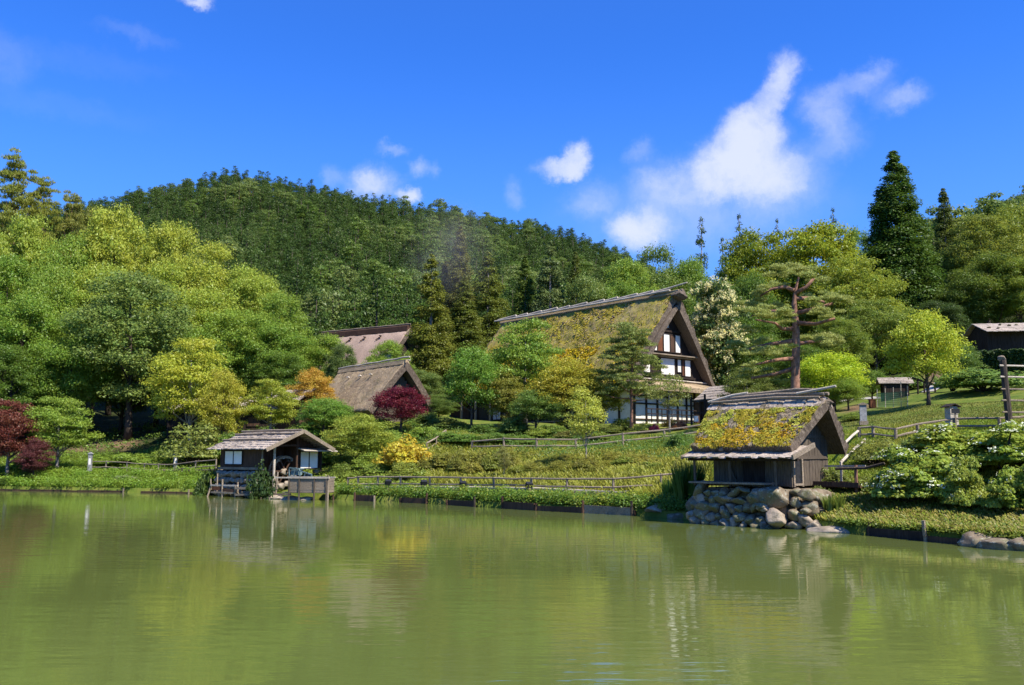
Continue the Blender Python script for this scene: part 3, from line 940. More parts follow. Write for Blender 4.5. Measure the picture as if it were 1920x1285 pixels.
# ------------------------------------------------------------------ big thatched farmhouse
def farmhouse():
    near = Vector((13.9, 75.0)); far = Vector((-0.9, 92.6))
    c = (near + far) / 2; L = (near - far).length
    ang = math.atan2((near - far).y, (near - far).x)
    z0 = 4.85
    t = thing('thatched_farmhouse', 'large steep thatched farmhouse with mossy roof and white windowed gable', 'house', (c.x, c.y, z0), ang)
    hw, ze, zr, th = 6.1, 2.95, 11.15, .55
    me, vo, w = thatch_mesh('roof', [M['thatch_moss'], M['thatch_end']], L - 1.5, hw, ze, zr, th, flare=.7, nx=90, nv=30, amp=.13, seed=2.1)
    roof = add_obj('roof', me, t)
    rng = np.random.default_rng(5)
    roof_tufts('moss', vo, w, 22000, rng, .2, M['moss'], (.44, .31, .014), roof, -.16, .28, front_only=True, zmax=6.8, lift=.03)
    roof_tufts('moss', vo, w, 14000, rng, .16, M['moss'], (.34, .28, .028), roof, -.05, .35, front_only=True, lift=.02, seed=8.)
    roof_tufts('straw', vo, w, 16000, rng, .26, M['moss'], (.30, .225, .12), roof, -.3, .5, lift=.015, aspect=.16, straw=True, updir=.1)
    # ridge: bark cap and bleached poles
    pr = random.Random(3)
    mb = MB()
    n = 40
    for i in range(n):
        x0 = -L/2 + .2 + (L - .2) * i / n; x1 = x0 + (L - .2) / n + .12
        for s in (-1, 1):
            mb.bar((x0, s * .28, zr - .02 + pr.uniform(-.03, .03)), (x1, s * .28, zr - .02 + pr.uniform(-.03, .03)), .62, .09)
    for k, v in enumerate(mb.v): pass
    m2 = MB(); m2.prism([(-.36, zr - .24), (-.22, zr + .04), (0, zr + .14), (.22, zr + .04), (.36, zr - .24), (.2, zr - .4), (0, zr - .2), (-.2, zr - .4)], 0, -L/2 - .2, L/2 + .15)
    m2.build('ridge_cap', M['thatch_plain'], roof)
    mb = MB()
    x = -L/2 - .7
    while x < L/2 - 2.6:
        ln = pr.uniform(2.2, 3.0)
        zz = zr + .22 + pr.uniform(-.02, .05)
        m = MB(); m.tube([(x, -.12, zz - .02), (x + ln / 2, -.1, zz + .04), (x + ln, -.13, zz + .13)], [.08, .1, .085], 6); m.build('ridge_pole', M['wood_pale'], roof)
        x += ln * .78
    for s in (-.4, .38):
        m = MB(); m.tube([(-L/2 - .9, s, zr + .06), (-L/4, s, zr + .02), (0, s, zr + .05), (L/4, s, zr + .04), (L/2 - .5, s, zr + .1)], .09, 6); m.build('ridge_pole', M['wood_pale'], roof)
    m = MB(); m.tube([(L/2 - 2.6, -.3, zr + .18), (L/2 - .8, -.2, zr + .32), (L/2 + 1.1, -.1, zr + .56)], [.07, .09, .06], 6); m.build('ridge_pole', M['wood_pale'], roof)
    m = MB()   # knobbly thatch bundle at the ridge end
    vs, fs = ROCKS[3]; m.add([(v.x * .75 + L/2 + .25, v.y * .78, v.z * .5 + zr - .35) for v in vs], fs); m.build('ridge_end', M['thatch_end'], roof)
    # second inner layer of thatch at the gable
    me2, _, _ = thatch_mesh('inner_verge', [M['thatch_end'], M['thatch_end']], .7, hw - .85, ze + .1, zr - 1.0, .3, flare=.35, nx=4, nv=24, amp=.1, seed=9)
    iv = add_obj('inner_verge', me2, roof); iv.location.x = L/2 - .62
    # gable face
    gx = L/2 - 1.12
    def half(z): return max(.02, (hw - .75) * (1 - (z - ze) / (zr - ze)) - .55)
    rnd = random.Random(4)
    m = MB()
    wall_boards(m, (gx, -4.7), (gx, 4.7), 3.3, 10, .26, rnd, .06, lambda f: min(zr - 1.6, ze + (zr - ze) * (1 - (abs(f * 9.4 - 4.7) + .55) / (hw - .5))))
    gw = m.build('gable_wall', M['wood_dark'], t)
    def gwin(y, z, ww, hh, mat=None, nm='window'):
        window(t, nm, (gx + .05, y, z), ww, hh, mat or M['paper'], M['wood_dark'], 'y', 1, .07, 1, .07)
    gwin(-.42, 8.72, .82, 1.15); gwin(-1.05, 8.45, .18, .5)
    gwin(-1.95, 6.85, .75, 1.45); gwin(-.32, 6.85, .72, 1.45); gwin(1.12, 6.85, .62, 1.45)
    gwin(-1.14, 6.85, .62, 1.45, M['wood_red'], 'shutter'); gwin(.42, 6.85, .5, 1.45, M['wood_brown'], 'shutter')
    gwin(-.25, 4.85, 1.75, 1.35); gwin(1.25, 5.0, .45, 1.05); gwin(2.35, 4.85, .75, 1.35); gwin(-2.95, 4.85, .95, 1.2); gwin(1.78, 4.85, .3, 1.3, M['wood_red'], 'shutter')
    m = MB(); m.box((gx + .35, -.1, 5.78), (.62, 6.3, .09)); m.box((gx + .2, -.1, 5.66), (.3, 6.2, .1)); m.build('ledge', M['wood_grey'], t)
    for z, q in ((7.85, 5.2), (3.98, 8.2)):
        m = MB(); m.box((gx + .09, 0, z), (.14, q * .8, .16)); m.build('gable_beam', M['wood_dark'], t)
    # small thatched skirt roof under the gable
    m = MB(); N_ = 24
    for i in range(N_):
        y0 = -5.3 + 10.6 * i / N_; y1 = y0 + 10.6 / N_
        j = pr.uniform(-.02, .02)
        m.add([(gx - .1, y0, 3.62), (gx - .1, y1, 3.62), (gx + 2.1, y1, 2.98 + j), (gx + 2.1, y0, 2.98 + j), (gx - .1, y0, 3.2), (gx - .1, y1, 3.2), (gx + 2.05, y1, 2.6 + j), (gx + 2.05, y0, 2.6 + j)],
              [(0, 3, 2, 1), (4, 5, 6, 7), (3, 7, 6, 2), (0, 4, 7, 3), (1, 2, 6, 5)])
    sk = m.build('skirt_roof', M['thatch_plain'], t)
    m = MB(); m.tube([(gx + .35, -4.5, 3.66), (gx + .3, 0, 3.72), (gx + .35, 4.6, 3.64)], .07, 6); m.build('roof_pole', M['wood_pale'], sk)
    # ground floor
    wx = L/2 - .6; bx = -L/2 + .8; wy = hw - 1.15
    m = MB(); m.box(((wx + bx) / 2, 0, 1.6), (wx - bx, 2 * wy, 3.2)); m.build('wall', M['plaster'], t)
    for y in (-4.95, -3.55, -2.2, -.9, .35, 1.5, 2.6, 3.7, 4.95):
        m = MB(); m.box((wx + .03, y, 1.38), (.14, .15, 2.76)); m.build('post', M['wood_dark'], t)
    for z in (.35, 1.62, 2.25):
        m = MB(); m.box((wx + .032, 0, z), (.12, 9.8, .11)); m.build('beam', M['wood_dark'], t)
    for x in np.arange(bx + .2, wx, 1.8):
        m = MB(); m.box((x, -wy - .03, 1.38), (.16, .14, 2.76)); m.build('post', M['wood_dark'], t)
    for (y, z, ww, hh) in ((1.95, 2.48, .95, .42), (3.1, 2.48, .95, .42), (4.3, 2.48, 1.05, .42), (.9, 2.48, .95, .42)):
        window(t, 'window', (wx + .01, y, z), ww, hh, M['plaster_cream'], M['wood_dark'], 'y', 1, .05, 1, .05)
    m = MB(); m.box((wx + .1, 3.55, .98), (.12, 2.2, 1.95)); dr = m.build('door', M['wood_brown'], t)
    m = MB(); m.box((wx + .18, 2.7, .98), (.06, .08, .4)); m.build('handle', M['wood_dark'], dr)
    m = MB()
    for z in (.75, 1.15): m.box((wx + 1.05, -1.6, z), (.07, 6.2, .08))
    for y in np.arange(-4.7, 1.6, .62): m.box((wx + 1.05, y, .6), (.06, .06, 1.1))
    m.build('railing', M['wood_dark'], t)
    # long front: near-black slabs painting the shade of openings, boards and white panels
    rnd = random.Random(8)
    m = MB(); wall_boards(m, (bx, -wy - .06), (wx - 3.6, -wy - .06), 0, 2.9, .3, rnd, .05); m.build('board_wall', M['wood_dark'], t)
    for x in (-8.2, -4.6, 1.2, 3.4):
        m = MB(); m.box((x, -wy - .1, 1.15), (1.6, .08, 2.2)); m.build('opening_shade', M['metal_and_shade_dark'], t)
    for x in (-6.3, 5.4):
        window(t, 'window', (x, -wy - .09, 1.35), 1.1, 1.1, M['paper'], M['wood_dark'], 'x', -1, .06, 2, .06)
    m = MB()
    for x in np.arange(bx + .4, wx - 2.5, 2.2): m.box((x, -wy - 1.25, 1.35), (.15, .15, 2.7))
    m.box(((bx + wx) / 2 - 1.5, -wy - .7, .35), (wx - bx - 5, 1.1, .1))
    m.build('veranda', M['wood_grey'], t)
    # low thatched lean-to at the far end
    m = MB(); q = 18
    for i in range(q):
        y0 = -5.7 + 8.5 * i / q; y1 = y0 + 8.5 / q; j = pr.uniform(-.03, .03)
        m.add([(-L/2 + .9, y0, 3.7), (-L/2 + .9, y1, 3.7), (-L/2 - 2.6, y1, 2.1 + j), (-L/2 - 2.6, y0, 2.1 + j), (-L/2 + .9, y0, 3.15), (-L/2 + .9, y1, 3.15), (-L/2 - 2.5, y1, 1.75 + j), (-L/2 - 2.5, y0, 1.75 + j)],
              [(0, 1, 2, 3), (7, 6, 5, 4), (3, 2, 6, 7), (0, 3, 7, 4), (1, 5, 6, 2)])
    lt = m.build('lean_to', M['thatch_plain'], t)
    m = MB(); m.box((-L/2 - .7, -1.3, 1.05), (3.0, 7.4, 2.1)); m.build('wall', M['wood_brown'], lt)
    window(t, 'window', (-L/2 - 2.22, -3.6, 1.3), .9, .8, M['paper'], M['wood_dark'], 'y', -1, .05, 2, .05)
    # straw hooks poking from the roof
    for (x, s) in ((-6.4, .2), (-3.2, .22), (-1.0, .2), (1.6, .18), (3.6, .2), (5.5, .22)):
        y = -hw * s; z = ze + (zr - ze) * (1 - s) + .1
        m = MB(); m.tube([(x, y, z), (x + .03, y - .3, z + .1)], .09, 6); m.build('straw_peg', M['thatch_end'], roof)
farmhouse()

# ------------------------------------------------------------------ smaller thatched house
def cottage():
    near = Vector((-8.4, 72.0)); far = Vector((-15.2, 80.4)); c = (near + far) / 2; L = (near - far).length
    z0 = 4.5
    t = thing('thatched_cottage', 'brown thatched cottage with dark boarded gable behind red maple', 'house', (c.x, c.y, z0), math.atan2((near - far).y, (near - far).x))
    hw, ze, zr = 3.25, 1.3, 5.35
    me, vo, w = thatch_mesh('roof', [M['thatch_plain'], M['thatch_end']], L - .6, hw, ze, zr, .5, flare=.35, nx=60, nv=20, amp=.06, seed=5)
    roof = add_obj('roof', me, t)
    rng = np.random.default_rng(6)
    roof_tufts('straw', vo, w, 7000, rng, .2, M['moss'], (.36, .27, .165), roof, -.5, .5, lift=.01, aspect=.16, straw=True, updir=.1)
    m = MB(); m.prism([(-.34, zr - .3), (-.2, zr - .0), (0, zr + .1), (.2, zr - .0), (.34, zr - .3), (.2, zr - .35), (0, zr - .12), (-.2, zr - .35)], 0, -L/2 - .1, L/2 - .05); m.build('ridge_cap', M['thatch_plain'], roof)
    for (x0, x1, y, dz) in ((-L/2 - .3, -L/2 + 3.5, -.1, .16), (-L/2 + 3.2, 1.2, -.12, .17), (.8, L/2 - 1, -.1, .2), (L/2 - 1.6, L/2 + .6, -.1, .24), (-L/2, L/2, .3, .05)):
        m = MB(); m.tube([(x0, y, zr + dz - .04), ((x0 + x1) / 2, y, zr + dz + .03), (x1, y, zr + dz)], .065, 6); m.build('ridge_pole', M['wood_pale'], roof)
    for x in (-2.2, -.2, 1.6):
        m = MB(); m.tube([(x, -.95, zr - .95), (x + .05, -1.15, zr - .9)], .1, 6); m.build('straw_peg', M['wood_pale'], roof)
    rnd = random.Random(5); gx = L/2 - .85
    m = MB(); wall_boards(m, (gx, -2.4), (gx, 2.4), 0, 5, .22, rnd, .05, lambda f: ze + (zr - ze) * (1 - (abs(f * 4.8 - 2.4) + .35) / hw) - .55); m.build('gable_wall', M['wood_hut'], t)
    m = MB(); m.box((gx - .15, 0, .75), (.15, 4.6, 1.5)); m.box((-.4, -2.35, .75), (L - 1.6, .12, 1.6)); m.box((-.4, 2.35, .75), (L - 1.6, .12, 1.6)); m.box((-L/2 + .5, 0, .75), (.12, 4.6, 1.6)); m.build('wall', M['wood_dark'], t)
    window(t, 'window', (gx + .03, -.2, 2.2), .7, .8, M['wood_brown'], M['wood_dark'], 'y', 1, .05, 2, .05)
    window(t, 'window', (1.0, -2.43, .85), 1.1, .6, M['paper'], M['wood_dark'], 'x', -1, .05, 2, .05)
    m = MB(); m.box((gx + .06, 1.0, .9), (.06, .8, 1.7)); d = m.build('door', M['wood_brown'], t)
cottage()

def upper_house():
    near = Vector((-11.9, 104.0)); far = Vector((-23.2, 111.0)); c = (near + far) / 2; L = (near - far).length
    z0 = hz(c.x, c.y)
    zr = 17.0 - z0
    t = thing('thatched_house', 'pale pinkish thatched roof house higher up behind the cottage', 'house', (c.x, c.y, z0), math.atan2((near - far).y, (near - far).x))
    ze = zr - 6.6
    me, vo, w = thatch_mesh('roof', [M['thatch_pink'], M['thatch_end']], L - .4, 5.2, ze, zr, .6, flare=.4, nx=50, nv=20, amp=.05, seed=15)
    roof = add_obj('roof', me, t)
    m = MB(); m.prism([(-.5, zr - .5), (-.45, zr + .1), (0, zr + .28), (.45, zr + .1), (.5, zr - .5), (0, zr - .1)], 0, -L/2 - .2, L/2 + .1); m.build('ridge_cap', M['wood_brown'], roof)
    for i in range(6):
        x0 = -L/2 - .3 + i * L / 6
        m = MB(); m.tube([(x0, -.1, zr + .3), (x0 + 1.3, -.1, zr + .36), (x0 + 2.8, -.1, zr + .32)], .08, 6); m.build('ridge_pole', M['wood_grey'], roof)
    for x in (-1.6, .6, 3.0):
        m = MB(); m.bar((x, -.95, zr - .85), (x + .5, -1.2, zr - .95), .12, .12); m.bar((x - .2, -1.4, zr - 1.4), (x + .35, -1.1, zr - 1.0), .1, .1); m.build('straw_peg', M['wood_brown'], roof)
    m = MB(); m.box((0, 0, ze / 2 + .1), (L - 1.6, 8.2, ze + .4)); m.build('wall', M['wood_dark'], t)
    m = MB(); m.add([(L/2 - .75, -4.1, ze), (L/2 - .75, 4.1, ze), (L/2 - .75, 0, zr - .9), (L/2 - .9, -4.1, ze), (L/2 - .9, 4.1, ze), (L/2 - .9, 0, zr - .9)], [(0, 1, 2), (5, 4, 3), (0, 2, 5, 3), (1, 4, 5, 2)]); m.build('gable_wall', M['wood_dark'], t)
upper_house()

# ------------------------------------------------------------------ storehouse hut on boulders
HUT_A = R(-45)
def hut():
    cx, cy, z0 = 9.5, 33.6, 1.34
    t = thing('thatched_storehouse', 'small mossy thatched storehouse with plank skirt roof on a boulder base', 'hut', (cx, cy, z0), HUT_A)
    L, hw, ze, zr = 3.9, 2.2, 1.38, 3.14
    me, vo, w = thatch_mesh('roof', [M['thatch_hut'], M['thatch_end']], L, hw, ze, zr, .34, flare=.42, nx=70, nv=28, amp=.085, seed=21, bow=.02)
    roof = add_obj('roof', me, t)
    rng = np.random.default_rng(8)
    roof_tufts('moss', vo, w, 7500, rng, .11, M['moss'], (.29, .24, .026), roof, .06, .95, front_only=True, zmax=zr - .4, lift=.035, aspect=.4, straw=True, updir=.35)
    roof_tufts('moss', vo, w, 3000, rng, .09, M['moss'], (.42, .27, .014), roof, .06, .8, front_only=True, zmax=ze + .85, lift=.04, seed=12)
    roof_tufts('moss', vo, w, 3500, rng, .08, M['moss'], (.36, .36, .05), roof, .26, 1.2, front_only=True, zmax=zr - .4, lift=.05, seed=17)
    roof_tufts('straw', vo, w, 15000, rng, .17, M['moss'], (.24, .19, .13), roof, -.4, .7, lift=.012, aspect=.13, straw=True, updir=.1)
    rnd = random.Random(2)
    # ridge: layered bark, then logs
    m = MB()
    for s in (-1, 1):
        for i in range(26):
            x = -L/2 - .3 + (L + .5) * i / 25
            m.box((x, s * .26 + rnd.uniform(-.02, .02), zr - .2 + rnd.uniform(-.02, .02)), (.26, .5, .07), Matrix.Rotation(-s * .72, 3, 'X') @ Matrix.Rotation(rnd.uniform(-.1, .1), 3, 'Z'))
    m.build('bark_layer', M['shingle'], roof)
    for (x0, x1, y, dz, r) in ((-L/2 - .35, L/2 + .3, -.12, .1, .07), (-L/2 - .4, L/2 + .35, .1, .11, .07), (-L/2 + .3, L/2 - .1, 0, .2, .075), (-L/2 - .3, L/2 + .2, -.3, -.02, .05), (-.2, L/2 + .1, -.05, .26, .05)):
        m = MB(); m.tube([(x0, y, zr + dz - .03), (x0 * .4 + x1 * .6, y + .02, zr + dz + .05), (x1, y, zr + dz)], [r, r * 1.1, r * .9], 7); m.build('ridge_log', M['wood_grey'], roof)
    m = MB(); m.tube([(L/2 - .7, -.25, zr + .14), (L/2 + .0, -.15, zr + .24), (L/2 + .7, -.05, zr + .35)], [.05, .055, .045], 7); m.build('ridge_log', M['wood_pale'], roof)
    m = MB(); m.tube([(-L/2 - .45, -.3, zr - .02), (-L/2 + .5, -.12, zr + .2), (-L/2 + 1.1, .0, zr + .28)], [.05, .055, .045], 7); m.build('ridge_log', M['wood_pale'], roof)
    m = MB(); vs, fs = ROCKS[5]; m.add([(v.x * .3 + L/2 + .25, v.y * .34, v.z * .22 + zr - .18) for v in vs], fs); m.build('ridge_end', M['thatch_end'], roof)
    # body
    bx, by = 1.5, 1.42
    m = MB()
    wall_boards(m, (bx, -by), (bx, by), .02, 3, .2, rnd, .05, lambda f: ze + (zr - ze) * (1 - (abs(f * 2 * by - by) + .28) / hw) - .2)
    wall_boards(m, (-bx, by), (-bx, -by), .02, 3, .2, rnd, .05, lambda f: ze + (zr - ze) * (1 - (abs(f * 2 * by - by) + .28) / hw) - .2)
    wall_boards(m, (bx, by), (-bx, by), .02, 1.8, .2, rnd, .05)
    wall_boards(m, (-bx, -by), (bx, -by), .02, 1.8, .22, rnd, .05)
    m.build('wall', M['wood_hut'], t)
    m = MB(); m.box((0, 0, .8), (2.86, 2.7, 1.5)); m.build('inner_wall', M['wood_dark'], t)
    m = MB(); m.box((.15, -by - .05, .62), (.85, .05, 1.12)); m.build('door', M['wood_dark'], t)
    m = MB(); m.box((bx + .03, 0, 1.0), (.07, 2.7, .1)); m.box((bx + .03, 0, 1.75), (.07, 2.0, .09)); m.box((bx + .04, -.7, .5), (.08, .12, 1.0)); m.box((bx + .04, -1.38, .8), (.1, .12, 1.6)); m.build('timber_frame', M['wood_hut'], t)
    m = MB(); m.box((bx + .05, -1.02, .5), (.06, .5, .8)); m.build('opening_shade', M['metal_and_shade_dark'], t)  # solid near-black slab, paints the inner shade of the gable doorway
    m = MB()
    for y in (-1.32, -.72): m.box((bx + .1, y, .48), (.07, .1, .95))
    m.box((bx + .1, -1.02, .08), (.09, .7, .07)); m.build('door_frame', M['wood_grey'], t)
    # plank skirt roof along the front
    m = MB()
    x0, x1 = -L/2 - .1, L/2 + .32
    zi, zo, yi, yo = 1.42, 1.04, -1.3, -2.6
    n = 17
    for i in range(n):
        xa = x0 + (x1 - x0) * i / n; xb = xa + (x1 - x0) / n - .02; j = rnd.uniform(-.02, .025)
        m.add([(xa, yi, zi + j), (xb, yi, zi + j), (xb, yo + rnd.uniform(-.06, .06), zo + j), (xa, yo + rnd.uniform(-.06, .06), zo + j), (xa, yi, zi - .05 + j), (xb, yi, zi - .05 + j), (xb, yo, zo - .05 + j), (xa, yo, zo - .05 + j)],
              [(0, 3, 2, 1), (4, 5, 6, 7), (3, 7, 6, 2), (0, 4, 7, 3), (1, 2, 6, 5)])
    sk = m.build('skirt_roof', M['shingle'], t)
    m = MB(); m.bar((x1 + .04, yi + .15, zi + .02), (x1 + .04, yo - .1, zo - .02), .07, .16); m.build('verge_board', M['wood_grey'], sk)
    m = MB(); m.bar((x0 - .04, yi + .15, zi + .0), (x0 - .04, yo - .05, zo - .04), .05, .12); m.build('verge_board', M['wood_grey'], sk)
    m = MB()
    for i in range(12): m.bar((x0 + .2 + i * (x1 - x0 - .4) / 11, yi, zi - .09), (x0 + .2 + i * (x1 - x0 - .4) / 11, yo + .08, zo - .09), .06, .06)
    m.bar((x0, yo + .35, zo - .1), (x1, yo + .35, zo - .1), .09, .1); m.build('rafter', M['wood_dark'], sk)
    for (x, y, s, k) in ((-1.5, -1.95, .13, 1), (-.75, -2.05, .16, 2), (.2, -2.02, .12, 4), (1.35, -1.95, .11, 6)):
        r_ = add_obj('roof_stone', rock_mesh('roof_stone', k, (s * 1.3, s, s * .55), k, M['stone_tan']), t); r_.location = (x, y, 1.29 - .0)
    for x in (x0 + .25, -.35, x1 - .85):
        m = MB(); m.tube([(x, yo + .38, .0), (x, yo + .36, zo - .13)], .05, 7); m.build('post', M['wood_hut'], t)
    m = MB(); m.box((-.4, -2.05, .12), (3.0, .9, .06)); m.box((-.4, -1.85, .05), (3.0, .08, .1)); m.build('plank_floor', M['wood_grey'], t)
    m = MB(); m.bar((-.55, -1.5, .15), (-.95, -1.52, 1.05), .05, .08); m.build('brace', M['wood_hut'], t)
    # boulder base: its own thing
    f = thing('stone_base', 'rough boulder retaining wall under the small thatched storehouse', 'stone wall', (cx, cy, 0), HUT_A)
    m = MB(); m.box((.05, -.15, .52), (3.3, 3.9, 1.5)); m.build('core', M['stone'], f)
    rows = [(-.05, .30, 9, .2), (.26, .29, 9, .26), (.56, .29, 9, .26), (.86, .27, 9, .26), (1.12, .22, 10, .24)]
    k = 0
    for zi_, (z, hh, cnt, dep) in enumerate(rows):
        x = -1.95
        while x < 1.0 + (.15 if zi_ < 1 else 0):
            ww = rnd.choice((.13, .17, .21, .27, .34)) * rnd.uniform(.9, 1.1)
            k += 1
            y = -2.22 - (1.2 - z) * .16
            o = add_obj('boulder', rock_mesh('boulder', k * 3 % 10, (ww * 1.22, .36, hh * rnd.uniform(.5, 1.0)), 0, M['stone' if rnd.random() < .65 else 'stone_tan']), f)
            o.location = (x + ww, y + rnd.uniform(-.06, .06), z + .06 + rnd.uniform(-.1, .08)); o.rotation_euler = (rnd.uniform(-.3, .3), rnd.uniform(-.8, .8), rnd.uniform(-.5, .5))
            x += ww * 1.72
    for (x, y, z, d, k_, mt) in ((1.3, -2.2, 1.02, (.66, .45, .38), 2, 'stone'), (1.55, -2.5, .3, (.62, .45, .42), 7, 'stone_tan'), (2.25, -1.75, 1.12, (.4, .4, .26), 1, 'stone'), (2.4, -1.75, .72, (.36, .4, .3), 4, 'stone'),
                                (2.35, -2.05, .3, (.3, .3, .22), 5, 'stone_tan'), (2.42, -2.15, .62, (.22, .2, .12), 6, 'stone'), (2.62, -1.95, .1, (.3, .3, .26), 8, 'stone_tan'), (2.3, -.95, 1.0, (.5, .5, .35), 9, 'stone'), (2.5, -1.2, .4, (.5, .5, .4), 3, 'stone'),
                                (2.2, -.2, .8, (.5, .5, .5), 0, 'stone'), (1.95, -1.95, .85, (.26, .3, .24), 1, 'stone'), (2.0, -2.1, .45, (.3, .3, .22), 5, 'stone'), (1.98, -2.15, .12, (.32, .3, .2), 8, 'stone_tan'), (1.9, -1.7, 1.2, (.3, .3, .16), 6, 'stone'), (.95, -2.4, .72, (.26, .3, .2), 3, 'stone'), (-2.05, -1.7, .6, (.35, .5, .55), 6, 'stone')):
        o = add_obj('boulder', rock_mesh('boulder', k_, d, .3 * k_, M[mt]), f); o.location = (x, y, z)
    # trough bench on a post, right of the hut
    b = thing('plank_trough', 'weathered plank trough on a pole beside the storehouse gable', 'trough', (cx, cy, z0), HUT_A)
    m = MB(); m.box((2.45, .35, .02), (1.7, .75, .07)); m.bar((1.65, -.03, .1), (3.3, -.03, .08), .05, .16); m.bar((1.65, .73, .1), (3.3, .73, .08), .05, .16); m.build('trough', M['wood_brown'], b)
    m = MB(); m.tube([(3.1, 0.2, -1.3), (3.12, .2, .75)], .06, 7); m.build('post', M['bark_red'], b)
    m = MB(); m.tube([(2.4, .2, .62), (3.5, .1, .66), (4.2, .0, .82)], .05, 6); m.build('rail', M['bark'], b)
    m = MB(); m.bar((1.7, .8, .7), (3.2, .8, .72), .05, .06); m.bar((2.3, .8, 0), (2.3, .8, .85), .06, .06); m.build('rail', M['wood_pale'], b)
hut()

# ------------------------------------------------------------------ water mill at the shore
def mill():
    Lw, W = 4.35, 4.0
    ang = R(-40); u = Vector((math.cos(ang), math.sin(ang))); v = Vector((-u.y, u.x))
    corner = Vector((-14.1, 51.9))
    c = corner - u * (Lw / 2) + v * (W / 2)
    z0 = 1.62
    t = thing('water_mill', 'low dark boarded mill house with grey shingle roof at the water', 'mill', (c.x, c.y, z0), ang)
    ze, zr, ov = 1.22, 2.15, .5
    rnd = random.Random(12)
    m = MB()
    for s in (-1, 1):
        n = 9
        for k in range(n):     # lapped courses
            f0, f1 = k / n, (k + 1.18) / n
            os_ = ov if s < 0 else .22
            ya, yb = (W/2 + os_) * (1 - f0), (W/2 + os_) * max(0, 1 - f1)
            za, zb = ze - .12 + (zr - ze + .12) * f0 + .045, ze - .12 + (zr - ze + .12) * min(1, f1)
            x = -Lw/2 - .75
            while x < Lw/2 + .95:
                ww = rnd.uniform(.18, .34); j = rnd.uniform(-.015, .02); q = rnd.uniform(-.05, .05)
                x2 = min(x + ww, Lw/2 + 1.0)
                m.add([(x, s * (ya + q), za + j), (x2, s * (ya + q), za + j), (x2, s * yb, zb + j), (x, s * yb, zb + j), (x, s * (ya + q), za + j - .05), (x2, s * (ya + q), za + j - .05), (x2, s * yb, zb + j - .06), (x, s * yb, zb + j - .06)],
                      [(0, 1, 2, 3), (7, 6, 5, 4), (0, 4, 5, 1), (2, 6, 7, 3), (0, 3, 7, 4), (1, 5, 6, 2)])
                x = x2
    roof = m.build('roof', M['shingle'], t)
    for s, f in ((-1, .45), (-1, .78), (1, .5), (-1, .97), (1, .9)):
        m = MB(); y = s * (W/2 + (ov if s < 0 else .22)) * (1 - f); z = ze - .12 + (zr - ze + .12) * f + .1
        m.tube([(-Lw/2 - .8, y, z), (0, y + .03, z + .03), (Lw/2 + .95, y, z)], .055, 6); m.build('roof_pole', M['wood_grey'], roof)
    for s in (-1, 1):
        m = MB(); m.bar((Lw/2 + 1.0, s * (W/2 + (ov if s < 0 else .22) + .05), ze - .16), (Lw/2 + 1.0, 0, zr - .0), .07, .2); m.build('verge_board', M['wood_grey'], roof)
    m = MB(); wall_boards(m, (-Lw/2, -W/2), (Lw/2, -W/2), .0, 1.3, .24, rnd, .05); wall_boards(m, (-Lw/2, W/2), (-Lw/2, -W/2), 0, 3, .24, rnd, .05, lambda f: ze + (zr - ze) * (1 - abs(f - .5) * 2) - .1)
    wall_boards(m, (Lw/2 - 1.3, -W/2), (Lw/2 - 1.3, W/2 - 1.7), -.3, 3, .24, rnd, .05, lambda f: ze + (zr - ze) * (1 - abs((f * (W - 1.7) / W) - .5) * 2) - .1)
    wall_boards(m, (Lw/2 - .1, W/2 - 1.7), (Lw/2 - .1, W/2), 0, 3, .24, rnd, .05, lambda f: ze + (zr - ze) * (1 - abs((1 - 1.7 / W + f * 1.7 / W) - .5) * 2) - .1)
    wall_boards(m, (Lw/2 - 1.3, W/2 - 1.72), (Lw/2 - .1, W/2 - 1.72), -.3, 1.9, .24, rnd, .05); wall_boards(m, (Lw/2, W/2), (-Lw/2, W/2), 0, 1.3, .24, rnd, .05)
    m.build('wall', M['wood_brown'], t)
    window(t, 'window', (-.75, -W/2 - .03, .62), 1.75, .74, M['paper'], M['wood_dark'], 'x', -1, .06, 2, .06)
    window(t, 'window', (Lw/2 - .06, W/2 - .8, .48), 1.25, .95, M['paper'], M['wood_dark'], 'y', 1, .06, 2, .06)
    m = MB(); m.add([(Lw/2 - .05, W/2 - 1.75, 1.2), (Lw/2 - .05, W/2 + .75, 1.15), (Lw/2 + .7, W/2 + .75, 1.02), (Lw/2 + .7, W/2 - 1.75, 1.07), (Lw/2 - .05, W/2 - 1.75, 1.15), (Lw/2 - .05, W/2 + .75, 1.1), (Lw/2 + .7, W/2 + .75, .96), (Lw/2 + .7, W/2 - 1.75, 1.01)], [(0, 3, 2, 1), (4, 5, 6, 7), (3, 7, 6, 2), (0, 4, 7, 3), (1, 2, 6, 5), (0, 1, 5, 4)])
    m.build('window_canopy', M['wood_pale'], t)
    for (x, y, zb, zt, mt, r) in ((Lw/2 + .3, -W/2 + .5, -1.5, 1.35, 'wood_pale', .07), (Lw/2 - .1, -W/2 - .02, -.1, 1.2, 'wood_grey', .055), (Lw/2 + .05, W/2 - 1.75, -.3, 1.95, 'wood_brown', .07), (Lw/2 + .05, W/2, -.2, 1.2, 'wood_dark', .06)):
        m = MB(); m.tube([(x, y, zb), (x + .02, y, zt)], r, 7); m.build('post', M[mt], t)
    m = MB(); m.bar((Lw/2 + .3, -W/2 + .5, 1.3), (Lw/2 + .05, W/2 - 1.75, 1.34), .08, .1); m.build('beam', M['wood_brown'], t)
    m = MB(); m.bar((-Lw/2 - .1, -W/2 - .02, .0), (Lw/2 + .1, -W/2 - .02, .0), .16, .14); m.build('sill_beam', M['wood_grey'], t)
    # stone footing
    f = thing('stone_base', 'rough stone footing under the dark boarded mill house', 'stone wall', (c.x, c.y, 0), ang)
